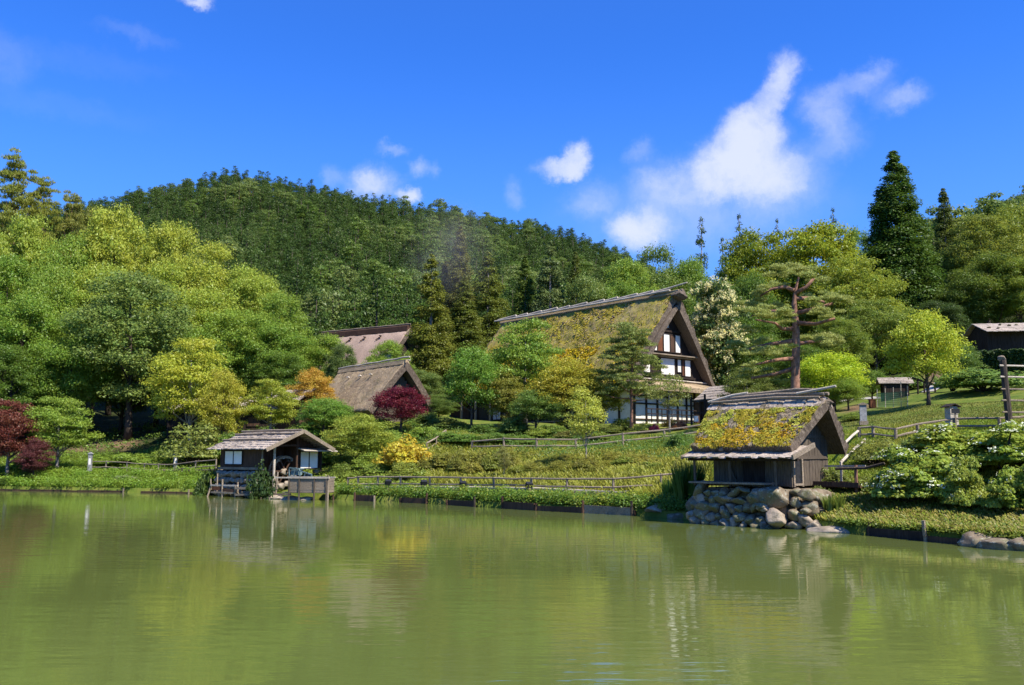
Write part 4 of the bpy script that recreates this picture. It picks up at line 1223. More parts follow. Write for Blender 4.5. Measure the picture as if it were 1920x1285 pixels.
    m = MB(); m.box((-.7, 0, .7), (Lw - 1.5, W - .3, 1.75)); m.build('core', M['wood_dark'], f)
    k = 0
    for z, hh in ((.1, .36), (.48, .34), (.85, .32), (1.2, .34)):
        x = -Lw/2 - .15
        while x < Lw/2 - .55:
            ww = rnd.uniform(.2, .42); k += 1
            o = add_obj('boulder', rock_mesh('boulder', k * 7 % 10, (ww, .32, hh * rnd.uniform(.55, .75)), 0, M['stone_tan']), f)
            o.location = (x + ww, -W/2 - .1 - (1.3 - z) * .12, z + .1); o.rotation_euler = (0, rnd.uniform(-.4, .4), rnd.uniform(-.3, .3)); x += ww * 1.65
    for i in range(12):
        o = add_obj('boulder', rock_mesh('boulder', i, (rnd.uniform(.2, .36), rnd.uniform(.2, .34), rnd.uniform(.16, .26)), i, M['stone_tan' if i % 2 else 'stone_pale']), f)
        o.location = (Lw/2 - .4 + rnd.uniform(-.15, .3), -.6 + i * .3, rnd.uniform(1.0, 1.45) if i % 2 else rnd.uniform(.6, .9))
    # wheel
    wx, wy, wz, r = Lw/2 - .55, -W/2 + 1.75, -.15, .82
    WO = Vector((wx, wy, wz))
    m = MB()
    for s in (-.2, .2):
        for i in range(20):
            a0, a1 = 2 * math.pi * i / 20, 2 * math.pi * (i + 1) / 20
            m.bar((s, r * math.cos(a0), r * math.sin(a0)), (s, r * math.cos(a1), r * math.sin(a1)), .05, .13)
    m.v = [tuple(Vector(p) + WO) for p in m.v]; wl = m.build('water_wheel', M['wood_grey'], t)
    for i in range(6):
        a = math.pi * i / 3
        m = MB()
        for s in (-.2, .2): m.bar((s, 0, 0), (s, r * math.cos(a), r * math.sin(a)), .05, .07)
        m.v = [tuple(Vector(p) + WO) for p in m.v]; m.build('spoke', M['wood_brown'], wl)
    for i in range(14):
        a = 2 * math.pi * i / 14
        m = MB(); m.bar((-.22, r * .9 * math.cos(a), r * .9 * math.sin(a)), (.22, r * .9 * math.cos(a), r * .9 * math.sin(a)), .16, .03); m.v = [tuple(Vector(p) + WO) for p in m.v]; m.build('paddle', M['wood_pale'] if i % 3 else M['wood_brown'], wl)
    m = MB(); m.tube([(-.8, 0, 0), (.5, 0, 0)], .07, 8); m.v = [tuple(Vector(p) + WO) for p in m.v]; m.build('axle', M['wood_dark'], wl)
    return c, u, v
MILL = mill()

# ------------------------------------------------------------------ lesser buildings
def shed_roof(t, L, W, ze, zr, mat, x0off=.4, ov=.5, seed=1, stones=0):
    rnd = random.Random(seed); m = MB()
    for s in (-1, 1):
        for k in range(5):
            f0, f1 = k / 5, (k + 1.2) / 5
            ya, yb = (W/2 + ov) * (1 - f0), (W/2 + ov) * max(0, 1 - f1)
            za, zb = ze + (zr - ze) * f0 + .04, ze + (zr - ze) * min(1, f1)
            x = -L/2 - x0off
            while x < L/2 + x0off:
                x2 = min(x + rnd.uniform(.22, .45), L/2 + x0off); j = rnd.uniform(-.015, .015)
                m.add([(x, s*ya, za + j), (x2, s*ya, za + j), (x2, s*yb, zb + j), (x, s*yb, zb + j), (x, s*ya, za + j - .07), (x2, s*ya, za + j - .07), (x2, s*yb, zb + j - .07), (x, s*yb, zb + j - .07)],
                      [(0, 1, 2, 3), (7, 6, 5, 4), (0, 4, 5, 1), (2, 6, 7, 3), (0, 3, 7, 4), (1, 5, 6, 2)]); x = x2
    roof = m.build('roof', mat, t)
    for k in range(stones):
        f = rnd.uniform(.15, .9); y = -(W/2 + ov) * (1 - f)
        o = add_obj('roof_stone', rock_mesh('roof_stone', k, (.2, .16, .09), k, M['stone']), roof)
        o.location = (-L/2 - x0off + .3 + (L + 2 * x0off - .6) * (k + .5) / stones, y, ze + (zr - ze) * f + .1)
    return roof

def boarded(name, label, cx, cy, z0, ang, L, W, ze, zr, wall='wood_dark', roof='shingle', stones=0, seed=1, wins=(), ov=.5):
    t = thing(name, label, 'building', (cx, cy, z0), ang)
    rnd = random.Random(seed)
    shed_roof(t, L, W, ze - .12, zr, M[roof], ov=ov, seed=seed, stones=stones)
    m = MB(); g = lambda f: ze + (zr - ze) * (1 - abs(f - .5) * 2) - .12
    wall_boards(m, (-L/2, -W/2), (L/2, -W/2), -.4, ze, .26, rnd); wall_boards(m, (L/2, W/2), (-L/2, W/2), -.4, ze, .26, rnd)
    wall_boards(m, (L/2, -W/2), (L/2, W/2), -.4, zr, .26, rnd, .05, g); wall_boards(m, (-L/2, W/2), (-L/2, -W/2), -.4, zr, .26, rnd, .05, g)
    m.build('wall', M[wall], t)
    for x in (-L/2, L/2):
        for y in (-W/2, W/2):
            m = MB(); m.box((x, y, ze / 2 - .2), (.16, .16, ze + .3)); m.build('corner_post', M[wall], t)
    for (x, z, w_, h_, mt) in wins: window(t, 'window', (x, -W/2 - .03, z), w_, h_, M[mt], M['wood_dark'], 'x', -1, .05, 2, .05)
    return t
p = P(1925, 640, 80)
boarded('farm_shed', 'long dark shed under a pale stone weighted shingle roof at right edge', p.x + 1.2, 80, hz(p.x, 80), R(-8), 10.5, 5, 13.05 - hz(p.x, 80) , 14.05 - hz(p.x, 80), stones=16, seed=3, ov=.9)
p = P(1362, 740, 70.5)
boarded('outbuilding', 'dark outbuilding with grey gable roof beside the big farmhouse', p.x, 70.5, hz(p.x, 70.5), R(-58), 3.0, 2.6, 6.75 - hz(p.x, 70.5), 7.75 - hz(p.x, 70.5), seed=4, ov=.35)
p = P(1678, 740, 64)
boarded('tool_shed', 'small black shed with brown bark roof below the cedar', p.x, 64, hz(p.x, 64) - .1, R(-12), 1.5, 1.1, 1.3, 1.62, wall='wood_dark', seed=5, ov=.15)
p = P(560, 770, 74)
boarded('side_shed', 'dark red brown shed with grey bark roof left of cottage', p.x, 74, hz(p.x, 74) - .2, R(-35), 3.2, 2.6, 2.3, 3.2, wall='wood_brown', seed=6)
p = P(440, 770, 76)
boarded('long_barn', 'long dark barn half hidden behind the yellow green maples', p.x, 76, hz(p.x, 76) - .2, R(-6), 9.5, 4, 2.0, 3.1, seed=7, wins=((2.5, 1.0, 1.0, .7, 'wood_brown'),))
p = P(75, 740, 84)
boarded('forest_hut', 'dark hut with low brown roof deep in the left wood', p.x, 84, hz(p.x, 84), R(-10), 4.2, 3, 1.4, 2.2, seed=8, roof='thatch_plain')

def roof_shelter():
    a = P(1708, 706, 66); b = P(1758, 722, 62)
    t = thing('covered_rack', 'low sloping roofed rack on posts beside the small black shed', 'shelter', (a.x, a.y, 0))
    q = b - a
    m = MB()
    m.add([(0, -.7, a.z - .15), (q.x, q.y - .7, b.z - .15), (q.x, q.y + .7, b.z + .1), (0, .7, a.z + .1), (0, -.7, a.z - .25), (q.x, q.y - .7, b.z - .25), (q.x, q.y + .7, b.z), (0, .7, a.z)], [(0, 1, 2, 3), (7, 6, 5, 4), (0, 4, 5, 1), (1, 5, 6, 2), (2, 6, 7, 3), (3, 7, 4, 0)])
    m.build('roof', M['wood_brown'], t)
    for f in (.25, .5, .9):
        x, y = q.x * f, q.y * f; g = hz(a.x + x, a.y + y)
        m = MB(); m.tube([(x, y, g - .1), (x, y, a.z + (b.z - a.z) * f - .1)], .06, 6); m.build('post', M['wood_dark'], t)
roof_shelter()

def gate():
    a = P(1297, 800, 62); 
    z0 = hz(a.x, 62)
    t = thing('garden_gate', 'tall dark wooden gate with plank panel beside farmhouse wall', 'gate', (a.x, 62, z0), R(-25))
    for x in (0, .95):
        m = MB(); m.box((x, 0, 1.05), (.13, .13, 2.3)); m.build('post', M['wood_dark'], t)
    m = MB(); m.box((.47, 0, 1.75), (1.1, .08, .1)); m.box((.47, 0, .95), (.9, .06, .1)); m.build('rail', M['wood_dark'], t)
    m = MB(); wall_boards(m, (1.02, .05), (2.3, .05), .1, 1.75, .2, random.Random(3)); m.build('panel', M['wood_brown'], t)
    m = MB(); m.box((.35, -.1, .55), (.28, .03, .38)); m.build('notice', M['paper'], t)
gate()
# ------------------------------------------------------------------ trees one by one
YG = (.33, .37, .045); YG2 = (.28, .345, .042); MG = (.165, .26, .03); MG2 = (.205, .295, .036); DG = (.105, .175, .022); GG = (.175, .24, .05)
OL = (.19, .20, .03); GO = (.32, .26, .03); OR = (.38, .25, .035); CED = (.06, .095, .012); CEDB = (.09, .115, .014); RED = (.14, .018, .028); LIME = (.31, .39, .025)
W_ = 'trees of the left wood'
# (proto, column, top row, width px, depth, colour, name, label)
left = [
 ('B1', -70, 430, 170, 90, YG2, 'broadleaf_tree', 'yellow green tree beyond the left edge, nearest the frame'), ('B0', -170, 450, 180, 86, MG2, 'broadleaf_tree', 'green tree farther beyond the left edge'), ('B2', -110, 560, 160, 78, MG, 'broadleaf_tree', 'lower green tree beyond the left edge by the pond'), ('B1', -270, 480, 190, 84, MG2, 'broadleaf_tree', 'green tree farthest beyond the left edge'),
 ('P0', 20, 312, 120, 108, (.20,.22,.03), 'pine_tree', 'tall pine with tiered branches at the top left edge'),
 ('P0', 72, 345, 95, 110, (.20,.22,.03), 'pine_tree', 'pine just right of the tallest one at top left'),
 ('P0', 128, 376, 90, 113, (.2,.21,.035), 'pine_tree', 'lower flat topped pine on the left skyline dip'),
 ('B1', 165, 380, 90, 125, OL, 'broadleaf_tree', 'dull olive tree on the skyline between pines and hill'),
 ('B3', 45, 402, 150, 98, YG2, 'broadleaf_tree', 'yellow green tree below the top left pines'),
 ('B0', 130, 432, 140, 95, MG2, 'broadleaf_tree', 'light green tree between two taller yellow green crowns'),
 ('B3', 215, 386, 170, 97, YG, 'broadleaf_tree', 'highest yellow green crown of the left wood below the hill'),
 ('B1', 318, 404, 120, 97, YG, 'broadleaf_tree', 'yellow green tree with twin crown tops against the dark hill'),
 ('B0', 392, 452, 150, 94, YG, 'broadleaf_tree', 'pale yellow green tree stepping down along the wood edge'),
 ('B2', 470, 486, 130, 92, YG2, 'broadleaf_tree', 'bright rounded green tree at the right edge of the wood'),
 ('B1', 520, 540, 110, 88, MG2, 'broadleaf_tree', 'fresh green tree lowest on the sloping wood edge'),
 ('B1', 15, 470, 140, 88, MG, 'broadleaf_tree', 'mid green tree at the left edge under yellow green crowns'),
 ('B0', 95, 492, 130, 86, MG2, 'broadleaf_tree', 'green tree with dark forked limb showing, upper left wood'),
 ('B2', 180, 478, 150, 90, YG2, 'broadleaf_tree', 'yellow green crown behind the big grey green tree'),
 ('B0', 300, 490, 150, 88, YG2, 'broadleaf_tree', 'yellow green crown right of the big grey green tree'),
 ('B2', 385, 525, 150, 86, YG2, 'broadleaf_tree', 'broad light green crown in the middle of the wood edge'),
 ('B1', 250, 505, 225, 79, GG, 'broadleaf_tree', 'big grey green tree with dark trunk in the left wood'),
 ('B2', 40, 545, 160, 80, MG, 'broadleaf_tree', 'leafy bright green tree with dark gaps near left edge'),
 ('B0', 140, 590, 150, 78, MG, 'broadleaf_tree', 'mid green tree over the dirt yard'),
 ('B1', 445, 575, 150, 82, MG2, 'broadleaf_tree', 'mid green tree above the yellow green maple'),
 ('B2', 510, 600, 135, 82, MG, 'broadleaf_tree', 'rounded dark bottomed green tree left of the upper thatch'),
 ('B0', 360, 610, 120, 80, MG, 'broadleaf_tree', 'shaded green tree between grey green tree and maple'),
 ('B1', 20, 640, 130, 76, DG, 'broadleaf_tree', 'dark shaded tree low at the left edge'),
 ('B2', 110, 655, 120, 82, DG, 'broadleaf_tree', 'dark tree above the green maple near the forest hut'),
 ('B0', 230, 660, 140, 84, DG, 'broadleaf_tree', 'dark understorey tree behind the two thick trunks'),
 ('B1', 330, 690, 110, 80, DG, 'broadleaf_tree', 'dark understorey tree behind the yellow green maple'),
 ('B0', 430, 660, 120, 82, DG, 'broadleaf_tree', 'dark green tree over the long barn'),
 ('B1', 520, 655, 110, 80, DG, 'broadleaf_tree', 'dark green tree above the orange tipped maple'),
 ('M0', 360, 632, 150, 70, (.29,.31,.03), 'maple_tree', 'large yellow green maple left of the mill roof'),
 ('M1', 418, 690, 90, 67, (.30,.29,.03), 'maple_tree', 'smaller golden green maple touching the mill roof'),
 ('M0', 508, 712, 96, 68, (.24,.27,.03), 'maple_tree', 'layered yellow green maple behind the mill ridge'),
 ('M1', 588, 688, 76, 73, OR, 'maple_tree', 'orange tipped maple left of the thatched cottage'),
 ('M0', 112, 744, 120, 66.5, (.17,.24,.03), 'maple_tree', 'fresh green layered maple over the left bank'),
 ('M0', 20, 750, 120, 65, (.16,.05,.03), 'maple_tree', 'red and green maple cut by the left edge'),
 ('M1', 66, 820, 60, 64, (.13,.04,.035), 'maple_tree', 'low dull red maple at left bank'),
 ('S1', 365, 778, 120, 65, (.17,.2,.04), 'feathery_bush', 'feathery pale green bush left of the mill', 'bush'),
 ('B2', 605, 622, 110, 88, MG2, 'broadleaf_tree', 'green tree standing before the upper pinkish thatch'),
 ('B1', 640, 640, 60, 84, (.12,.17,.04), 'broadleaf_tree', 'small green tree with a bare grey gap left of cottage ridge'),
 ('M2', 608, 742, 88, 66, (.13,.22,.03), 'round_tree', 'round bright green tree before the cottage thatch'),
 ('M1', 680, 774, 122, 57, (.22,.26,.035), 'maple_tree', 'yellow green maple right of the mill behind the boardwalk'),
 ('M2', 640, 800, 60, 59, (.24,.25,.03), 'maple_tree', 'small golden green maple just right of the mill roof'),
 ('S2', 762, 806, 92, 54, (.38,.31,.03), 'yellow_bush', 'golden yellow bush right of the mill boardwalk', 'bush'),
 ('M2', 752, 721, 96, 66, RED, 'maple_tree', 'dark red maple in front of the cottage gable'),
 ('B1', 728, 634, 84, 82, MG2, 'broadleaf_tree', 'green tree overlapping the upper thatch above cottage ridge'),
 ('B2', 790, 690, 84, 78, (.15,.21,.045), 'broadleaf_tree', 'soft green tree right of the cottage roof'),
 ('B0', 822, 740, 70, 75, (.12,.18,.035), 'broadleaf_tree', 'lower green tree between cottage and farmhouse'),
 ('M2', 885, 640, 92, 67, (.12,.21,.025), 'round_tree', 'bright green tree with dark trunk left of the farmhouse'),
 ('M0', 985, 600, 140, 69, (.16,.235,.03), 'maple_tree', 'tall layered green tree covering the left of the farmhouse'),
 ('M1', 950, 690, 90, 67, (.2,.2,.03), 'maple_tree', 'green and gold maple low beside the yellow eaves'),
 ('M1', 1060, 668, 130, 65, (.30,.28,.03), 'maple_tree', 'golden orange maple before the farmhouse thatch'),
 ('M2', 1005, 725, 90, 64, (.11,.17,.03), 'maple_tree', 'deep green maple before the farmhouse veranda'),
 ('M0', 1120, 690, 110, 65, (.21,.22,.03), 'maple_tree', 'green maple with golden tips below the garden pine'),
 ('P1', 1182, 618, 130, 63, (.2,.235,.055), 'garden_pine', 'slender grey green pine before the farmhouse gable corner'),
 ('OP', 1254, 702, 82, 60, (.18,.2,.05), 'young_tree', 'small open crowned tree before the white farmhouse wall'),
 ('SL', 1098, 720, 76, 48, (.32,.34,.05), 'young_tree', 'thin young tree on the slope above the boardwalk'),
 ('SL', 945, 835, 34, 47, (.2,.2,.05), 'young_tree', 'bare stemmed sapling rising from the olive bush row'),
 # tall conifers behind the houses
 ('C1', 808, 476, 96, 97, (.15,.165,.02), 'cedar_tree', 'olive green cedar with bare pale trunk behind cottage'),
 ('C0', 862, 424, 92, 122, (.125,.13,.02), 'cedar_tree', 'tallest cedar of the dark trio behind the houses'),
 ('C1', 915, 472, 100, 118, (.13,.155,.02), 'cedar_tree', 'broad cedar beside the left end of the farmhouse ridge'),
 ('C0', 870, 520, 100, 108, (.12,.145,.018), 'cedar_tree', 'shorter cedar before the dark trio'),
 ('C0', 835, 490, 70, 125, (.125,.12,.025), 'cedar_tree', 'brownish cedar between the two tall ones'),
 ('C1', 1032, 452, 90, 125, (.13,.175,.05), 'cedar_tree', 'pale green conifer with thin grey trunk above thatch'),
 ('C0', 1080, 472, 70, 124, CEDB, 'cedar_tree', 'brown green cedar right of the pale conifer'),
 ('C0', 985, 480, 80, 128, (.09,.135,.018), 'cedar_tree', 'dark cedar behind the middle of the farmhouse ridge'),
 ('B2', 1110, 505, 100, 104, (.17,.23,.045), 'broadleaf_tree', 'light green tree just above the farmhouse ridge'),
 ('B1', 1180, 478, 120, 112, MG2, 'broadleaf_tree', 'green tree above the right half of the ridge'),
 ('B0', 1238, 458, 130, 118, (.15,.215,.04), 'broadleaf_tree', 'open topped green tree under the small white cloud'),
 ('B1', 1165, 520, 90, 102, MG, 'broadleaf_tree', 'low green tree touching the farmhouse ridge'),
 ('B2', 1290, 470, 110, 120, MG, 'broadleaf_tree', 'green tree below the left skyline conifer'),
 ('C3', 1318, 405, 70, 138, CED, 'cedar_tree', 'pointed dark conifer alone on the skyline right of the farmhouse'),
 ('C3', 1390, 400, 60, 142, CED, 'cedar_tree', 'thin sparse conifer tip above the zelkova, second on skyline'),
 ('C3', 1358, 444, 50, 140, CED, 'cedar_tree', 'small dark conifer tip between the two skyline conifers'),
 ('C3', 1462, 408, 44, 142, CED, 'cedar_tree', 'tiny conifer tip peeking over the zelkova crown'),
 ('C3', 1568, 388, 54, 138, CED, 'cedar_tree', 'thin conifer tip left of the great cedar'),
 ('B1', 1608, 420, 70, 130, MG, 'broadleaf_tree', 'dull green tree peeking between zelkova and great cedar'),
 ('B3', 1425, 430, 190, 104, (.18,.225,.016), 'zelkova_tree', 'dark left half of the broad zelkova crowns'),
 ('B3', 1530, 418, 220, 101, (.235,.275,.018), 'zelkova_tree', 'broad zelkova with fan shaped layers and sky gaps'),
 ('B3', 1600, 482, 190, 94, (.225,.27,.028), 'zelkova_tree', 'right hand zelkova in front of the great cedar'),
 ('B3', 1640, 560, 150, 84, (.18,.235,.035), 'zelkova_tree', 'lower zelkova with drooping layers left of the yellow maple'),
 ('B1', 1570, 590, 120, 80, (.16,.215,.028), 'broadleaf_tree', 'green tree right behind the red pine'),
 ('B2', 1405, 500, 120, 96, DG, 'broadleaf_tree', 'dark green tree behind the flowering chestnut'),
 ('B2', 1345, 545, 120, 90, DG, 'broadleaf_tree', 'dark tree beside the farmhouse gable'),
 ('B0', 1430, 600, 130, 82, DG, 'broadleaf_tree', 'shaded tree left behind the red pine'),
 ('B1', 1500, 640, 110, 76, DG, 'broadleaf_tree', 'shaded tree low behind the red pine trunk'),
 ('M2', 1562, 655, 115, 63, LIME, 'weeping_tree', 'bright lime weeping tree right of the red pine'),
 ('M2', 1635, 690, 60, 66, (.13,.2,.03), 'small_tree', 'small green tree left of the black shed'),
 ('M2', 1590, 705, 60, 61, (.17,.24,.03), 'small_tree', 'low drooping green tree beside the gravel lane'),
 ('M0', 1400, 690, 90, 66, (.12,.15,.03), 'small_tree', 'low olive tree behind the storehouse ridge'),
 ('C2', 1684, 283, 168, 104, (.06,.11,.012), 'cedar_tree', 'great dark green cedar towering on the right'),
 ('C0', 1778, 353, 82, 118, (.075,.10,.014), 'cedar_tree', 'narrow dark cedar right of the great cedar'),
 ('M2', 1736, 574, 122, 52.5, (.29,.335,.03), 'maple_tree', 'bright yellow maple on the lawn by the small shed'),
 ('B1', 1850, 398, 150, 112, (.19,.225,.03), 'broadleaf_tree', 'green tree on the right hill below the ridge'),
 ('B0', 1905, 380, 130, 116, (.19,.235,.025), 'broadleaf_tree', 'green tree at right edge under the hill crest'),
 ('B2', 1870, 470, 150, 100, (.13,.18,.022), 'broadleaf_tree', 'darker green tree with bare trunk above the farm shed'),
 ('B1', 1915, 480, 110, 98, (.17,.225,.025), 'broadleaf_tree', 'green tree right above the farm shed roof'),
 ('B0', 1815, 500, 110, 100, (.10,.15,.02), 'broadleaf_tree', 'shaded tree between narrow cedar and farm shed'),
 ('B2', 1765, 560, 100, 96, (.06,.10,.022), 'broadleaf_tree', 'dark tree behind the bright yellow maple'),
 ('M2', 1800, 640, 70, 66, (.1,.16,.03), 'small_tree', 'small dark green tree right of the yellow maple'),
]
for e in left:
    T(*e[:8], cat=(e[8] if len(e) > 8 else 'tree'))
# chestnut in flower
def chestnut():
    pt = P(1342, 518, 82); z0 = hz(pt.x, 82)
    cc, cr = make_broad('CH', 99, H=14, Rr=4, base=.12, ncl=44, leaf=.32, n=12000, flat=.75)
    rng = np.random.default_rng(4)
    Cn = []
    for c, r in zip(cc, cr):
        d = sphere_dirs(22, rng, .75)
        Cn.append(c + d * r * np.array([1, 1, .78]) * 1.06)
    Cn = np.concatenate(Cn)
    base = np.repeat(Cn, 12, 0) + rng.normal(size=(len(Cn) * 12, 3)) * .13
    V = leaf_quads(base, rng.normal(size=base.shape) + np.array([0, -.2, .8]), .27, rng, .35)
    fl = quads_mesh('flowers', V, M['leaf'])
    PROTO['CH']['parts'].append(('flowers', fl))
    T('CH', 1342, 516, 122, 82, (.085, .13, .03), 'chestnut_tree', 'chestnut covered in cream flower spikes beside the farmhouse gable', flower=(.74, .69, .33))
chestnut()

def red_pine():
    Yd = 57.0; s = Yd / FPX
    x0 = P(1491, 700, Yd).x; z0 = hz(x0, Yd)
    t = thing('red_pine', 'red barked pine with horizontal pads of needles behind the storehouse', 'tree', (x0, Yd, z0))
    def L_(px, py, dy=0): 
        p = P(px, py, Yd); return Vector((p.x - x0, dy, p.z - z0))
    rng = np.random.default_rng(77); pr = random.Random(7)
    m = MB()
    m.tube([(0, 0, -.2), L_(1491, 735), L_(1492, 690), L_(1493, 640), L_(1492, 600), L_(1489, 570), L_(1491, 545), L_(1498, 520)], [.32, .29, .27, .24, .2, .15, .11, .05], 10, .04, pr)
    limbs = [[(1491, 672), (1455, 676), (1428, 682), (1385, 690)], [(1494, 646), (1515, 641), (1550, 636)], [(1486, 617), (1462, 619), (1445, 610), (1405, 606)], [(1489, 588), (1468, 582), (1440, 580), (1418, 588)],
             [(1492, 588), (1520, 582), (1552, 574)], [(1489, 545), (1474, 537), (1450, 540), (1430, 553)], [(1491, 550), (1510, 540), (1522, 524)], [(1492, 560), (1530, 556), (1560, 560)], [(1486, 640), (1450, 642), (1410, 650)], [(1492, 690), (1460, 700), (1420, 706)], [(1493, 606), (1520, 612), (1545, 606)]]
    pads = []
    for i, l in enumerate(limbs):
        dy = [-.5, .5, -.9, .7, -.6, .4, -.3, .9, 1.4, .9, -1.2][i]
        pts = [L_(px, py, dy * k / (len(l) - 1) * 1.6) for k, (px, py) in enumerate(l)]
        m.tube(pts, [.15 - .035 * k for k in range(len(pts))], 6, .05, pr)
    for (px, py, w, dy) in [(1400,668,24,-.7),(1435,664,26,-.9),(1465,660,20,-.5),(1390,690,16,-.9),(1440,655,20,1.0),(1530,628,26,.8),(1560,630,28,.8),(1580,640,20,.6),(1545,645,20,-.4),(1400,598,26,-1.3),(1435,596,28,-1.2),(1465,604,20,-.6),(1415,615,20,.8),(1410,570,28,.9),(1445,566,28,.8),(1470,572,20,.6),(1430,585,18,-.8),(1520,572,24,-.8),(1548,566,26,-.9),(1570,572,20,-.7),(1510,600,20,-1.5),(1535,605,22,-1.4),
        (1455,515,26,-.4),(1485,505,26,0),(1515,508,28,.3),(1545,520,24,.6),(1440,540,22,.5),(1500,522,24,-.6),(1565,548,22,1.),(1535,545,24,1.),(1470,525,20,.8),(1420,548,16,.4),(1400,640,26,1.6),(1440,636,24,1.6),(1420,700,24,1.0),(1450,696,22,1.0),(1475,710,20,.8),(1510,655,16,.8),(1390,580,18,.5)]:
        p = L_(px, py, dy * 1.6 + pr.uniform(-.4, .4)); [pads.append((p.x + pr.uniform(-.6, .6) * w * s, p.y + pr.uniform(-.6, .6) * w * s, p.z + pr.uniform(-.28, .38) * w * s, w * s * pr.uniform(.4, .62))) for _ in range(5)]
    t_ = m.build('trunk', M['bark_red'], t, True)
    V = pad_needles(pads, 42000, .19, rng, .52)
    c = add_obj('crown', quads_mesh('crown', V, M['needle']), t); c.color = (.30, .33, .085, 1)
red_pine()

# ------------------------------------------------------------------ shrubs
for (k, px, top, w, Y, col, lab, g) in [
 ('HY', 1722, 822, 170, 29.6, (.25, .32, .045), 'white flowering hydrangea nearest the storehouse, widest of the bank', None),
 ('HY2', 1790, 788, 200, 32.6, (.25, .315, .045), 'tall white flowering hydrangea behind the front one', None),
 ('HY', 1880, 782, 180, 31.5, (.24, .31, .04), 'big white flowering hydrangea below the drying rack post', None),
 ('HY2', 1805, 848, 84, 28.0, (.26, .31, .045), 'small round hydrangea in front of the big pair', None),
 ('HY', 1912, 845, 120, 26.6, (.24, .31, .04), 'hydrangea cut off by the right edge', None),
 ('HY2', 1735, 798, 110, 33.5, (.18, .24, .05), 'upper hydrangea beside the fence end', None)]:
    T(k, px, top, w, Y, col, 'hydrangea_bush', lab, 'bush', g)
for (k, px, top, w, Y, col, nm, lab) in [
 ('S1', 1640, 812, 100, 35.5, (.18, .2, .04), 'bush', 'olive green bush between storehouse and hydrangeas'),
 ('S0', 1560, 862, 60, 33.2, (.14, .17, .035), 'bush', 'low bush under the plank trough'),
 ('S1', 1535, 905, 60, 31.8, (.13, .16, .04), 'bush', 'scrubby brown green bush right of the boulder base'),
 ('S2', 1625, 885, 70, 32, (.15, .18, .03), 'bush', 'low leafy bush at the foot of the hydrangea'),
 ('AZ', 1205, 786, 46, 61.5, (.36, .38, .06), 'azalea_bush', 'pale yellow green bush beside the pink azalea'),
 ('AZ', 1226, 788, 22, 61, (.45, .06, .10), 'azalea_bush', 'pink red azalea in full bloom below the farmhouse'),
 ('AZ', 1276, 784, 26, 62, (.45, .15, .07), 'azalea_bush', 'orange pink azalea, upper of two by the gate'),
 ('AZ', 1272, 794, 30, 61, (.36, .17, .06), 'azalea_bush', 'orange azalea, lower of two by the gate'),
 ('AZ', 1255, 780, 34, 63, (.3, .22, .04), 'azalea_bush', 'rusty gold bush under the farmhouse railing'),
 ('AZ', 1308, 795, 24, 61, (.36, .33, .03), 'azalea_bush', 'yellow bush between the dark gate posts'),
 ('S1', 842, 778, 70, 68, (.09, .13, .025), 'bush', 'dark bush at the lean-to corner of the farmhouse'),
 ('S0', 905, 790, 60, 66, (.09, .15, .025), 'bush', 'green bush below the yellow eaves'),
 ('S0', 960, 770, 60, 64.5, (.10, .16, .03), 'bush', 'tall green bush left of the farmhouse veranda'),
 ('S2', 1010, 798, 46, 62, (.17, .22, .03), 'bush', 'bright leafed bush before the veranda step'),
 ('S0', 870, 805, 90, 61, (.09, .16, .025), 'bush', 'lush dark green bush above the path fence left end'),
 ('S1', 930, 808, 80, 60.5, (.10, .17, .03), 'bush', 'green bush above the middle of the path fence'),
 ('S0', 1070, 800, 60, 61, (.14, .14, .03), 'bush', 'olive bush above the fence beside the thin tree'),
 ('S1', 1140, 792, 60, 62, (.13, .16, .03), 'bush', 'olive bush under the garden pine'),
 ('S0', 805, 760, 50, 70, (.13, .18, .03), 'bush', 'small bush between red maple and farmhouse'),
 ('S0', 1268, 800, 40, 50, (.09, .16, .025), 'bush', 'upright green bush on the slope left of the storehouse'),
 ('S2', 492, 850, 52, 51.0, (.05, .085, .02), 'bush', 'dark green bush growing from the mill footing'),
 ('S0', 395, 842, 50, 55, (.07, .11, .02), 'bush', 'dark climber bush at the left corner of the mill'),
 ('S0', 385, 885, 46, 56.5, (.07, .12, .02), 'bush', 'dark bush at the waterline left of the mill'),
 ('S1', 560, 800, 70, 61, (.13, .2, .03), 'bush', 'green bush behind the mill ridge'),
 ('S0', 180, 892, 44, 62.6, (.2, .24, .1), 'bush', 'pale leafed bush at the waterline, left of a pair'),
 ('S0', 238, 886, 50, 61.6, (.2, .24, .1), 'bush', 'pale leafed bush at the waterline, right of a pair'),
 ('S1', 15, 892, 70, 63.2, (.06, .1, .02), 'bush', 'dark bush on the far left bank'),
 ('S0', 120, 896, 80, 63.3, (.13, .21, .03), 'bush', 'bright low bush on the left bank'),
 ('S1', 310, 835, 70, 66, (.17, .24, .03), 'bush', 'bright bush behind the right railing post'),
 ('S0', 250, 840, 90, 68, (.15, .22, .03), 'bush', 'bright bush behind the middle of the railing'),
 ('S2', 470, 822, 60, 64, (.15, .22, .03), 'bush', 'leafy bush just behind the mill roof'),
 ('S1', 640, 862, 44, 54, (.15, .2, .03), 'bush', 'bush behind the sluice box'),
 ('S0', 712, 862, 60, 54, (.16, .22, .035), 'bush', 'green bush under the yellow green maple'),
 ('S2', 1842, 682, 150, 56, (.12, .19, .04), 'bush', 'wide leafy bush below the dark hedge'),
 ('S2', 1785, 690, 60, 60, (.12, .19, .04), 'bush', 'rounded bush left end of the leafy clump below the hedge'),
 ('S1', 1545, 690, 60, 64, (.2, .28, .03), 'bush', 'bright bush under the weeping tree'),
 ('S0', 1700, 690, 60, 72, (.1, .16, .03), 'bush', 'green bush behind the yellow maple trunk')]:
    T(k, px, top, w, Y, col, nm, lab, 'bush')
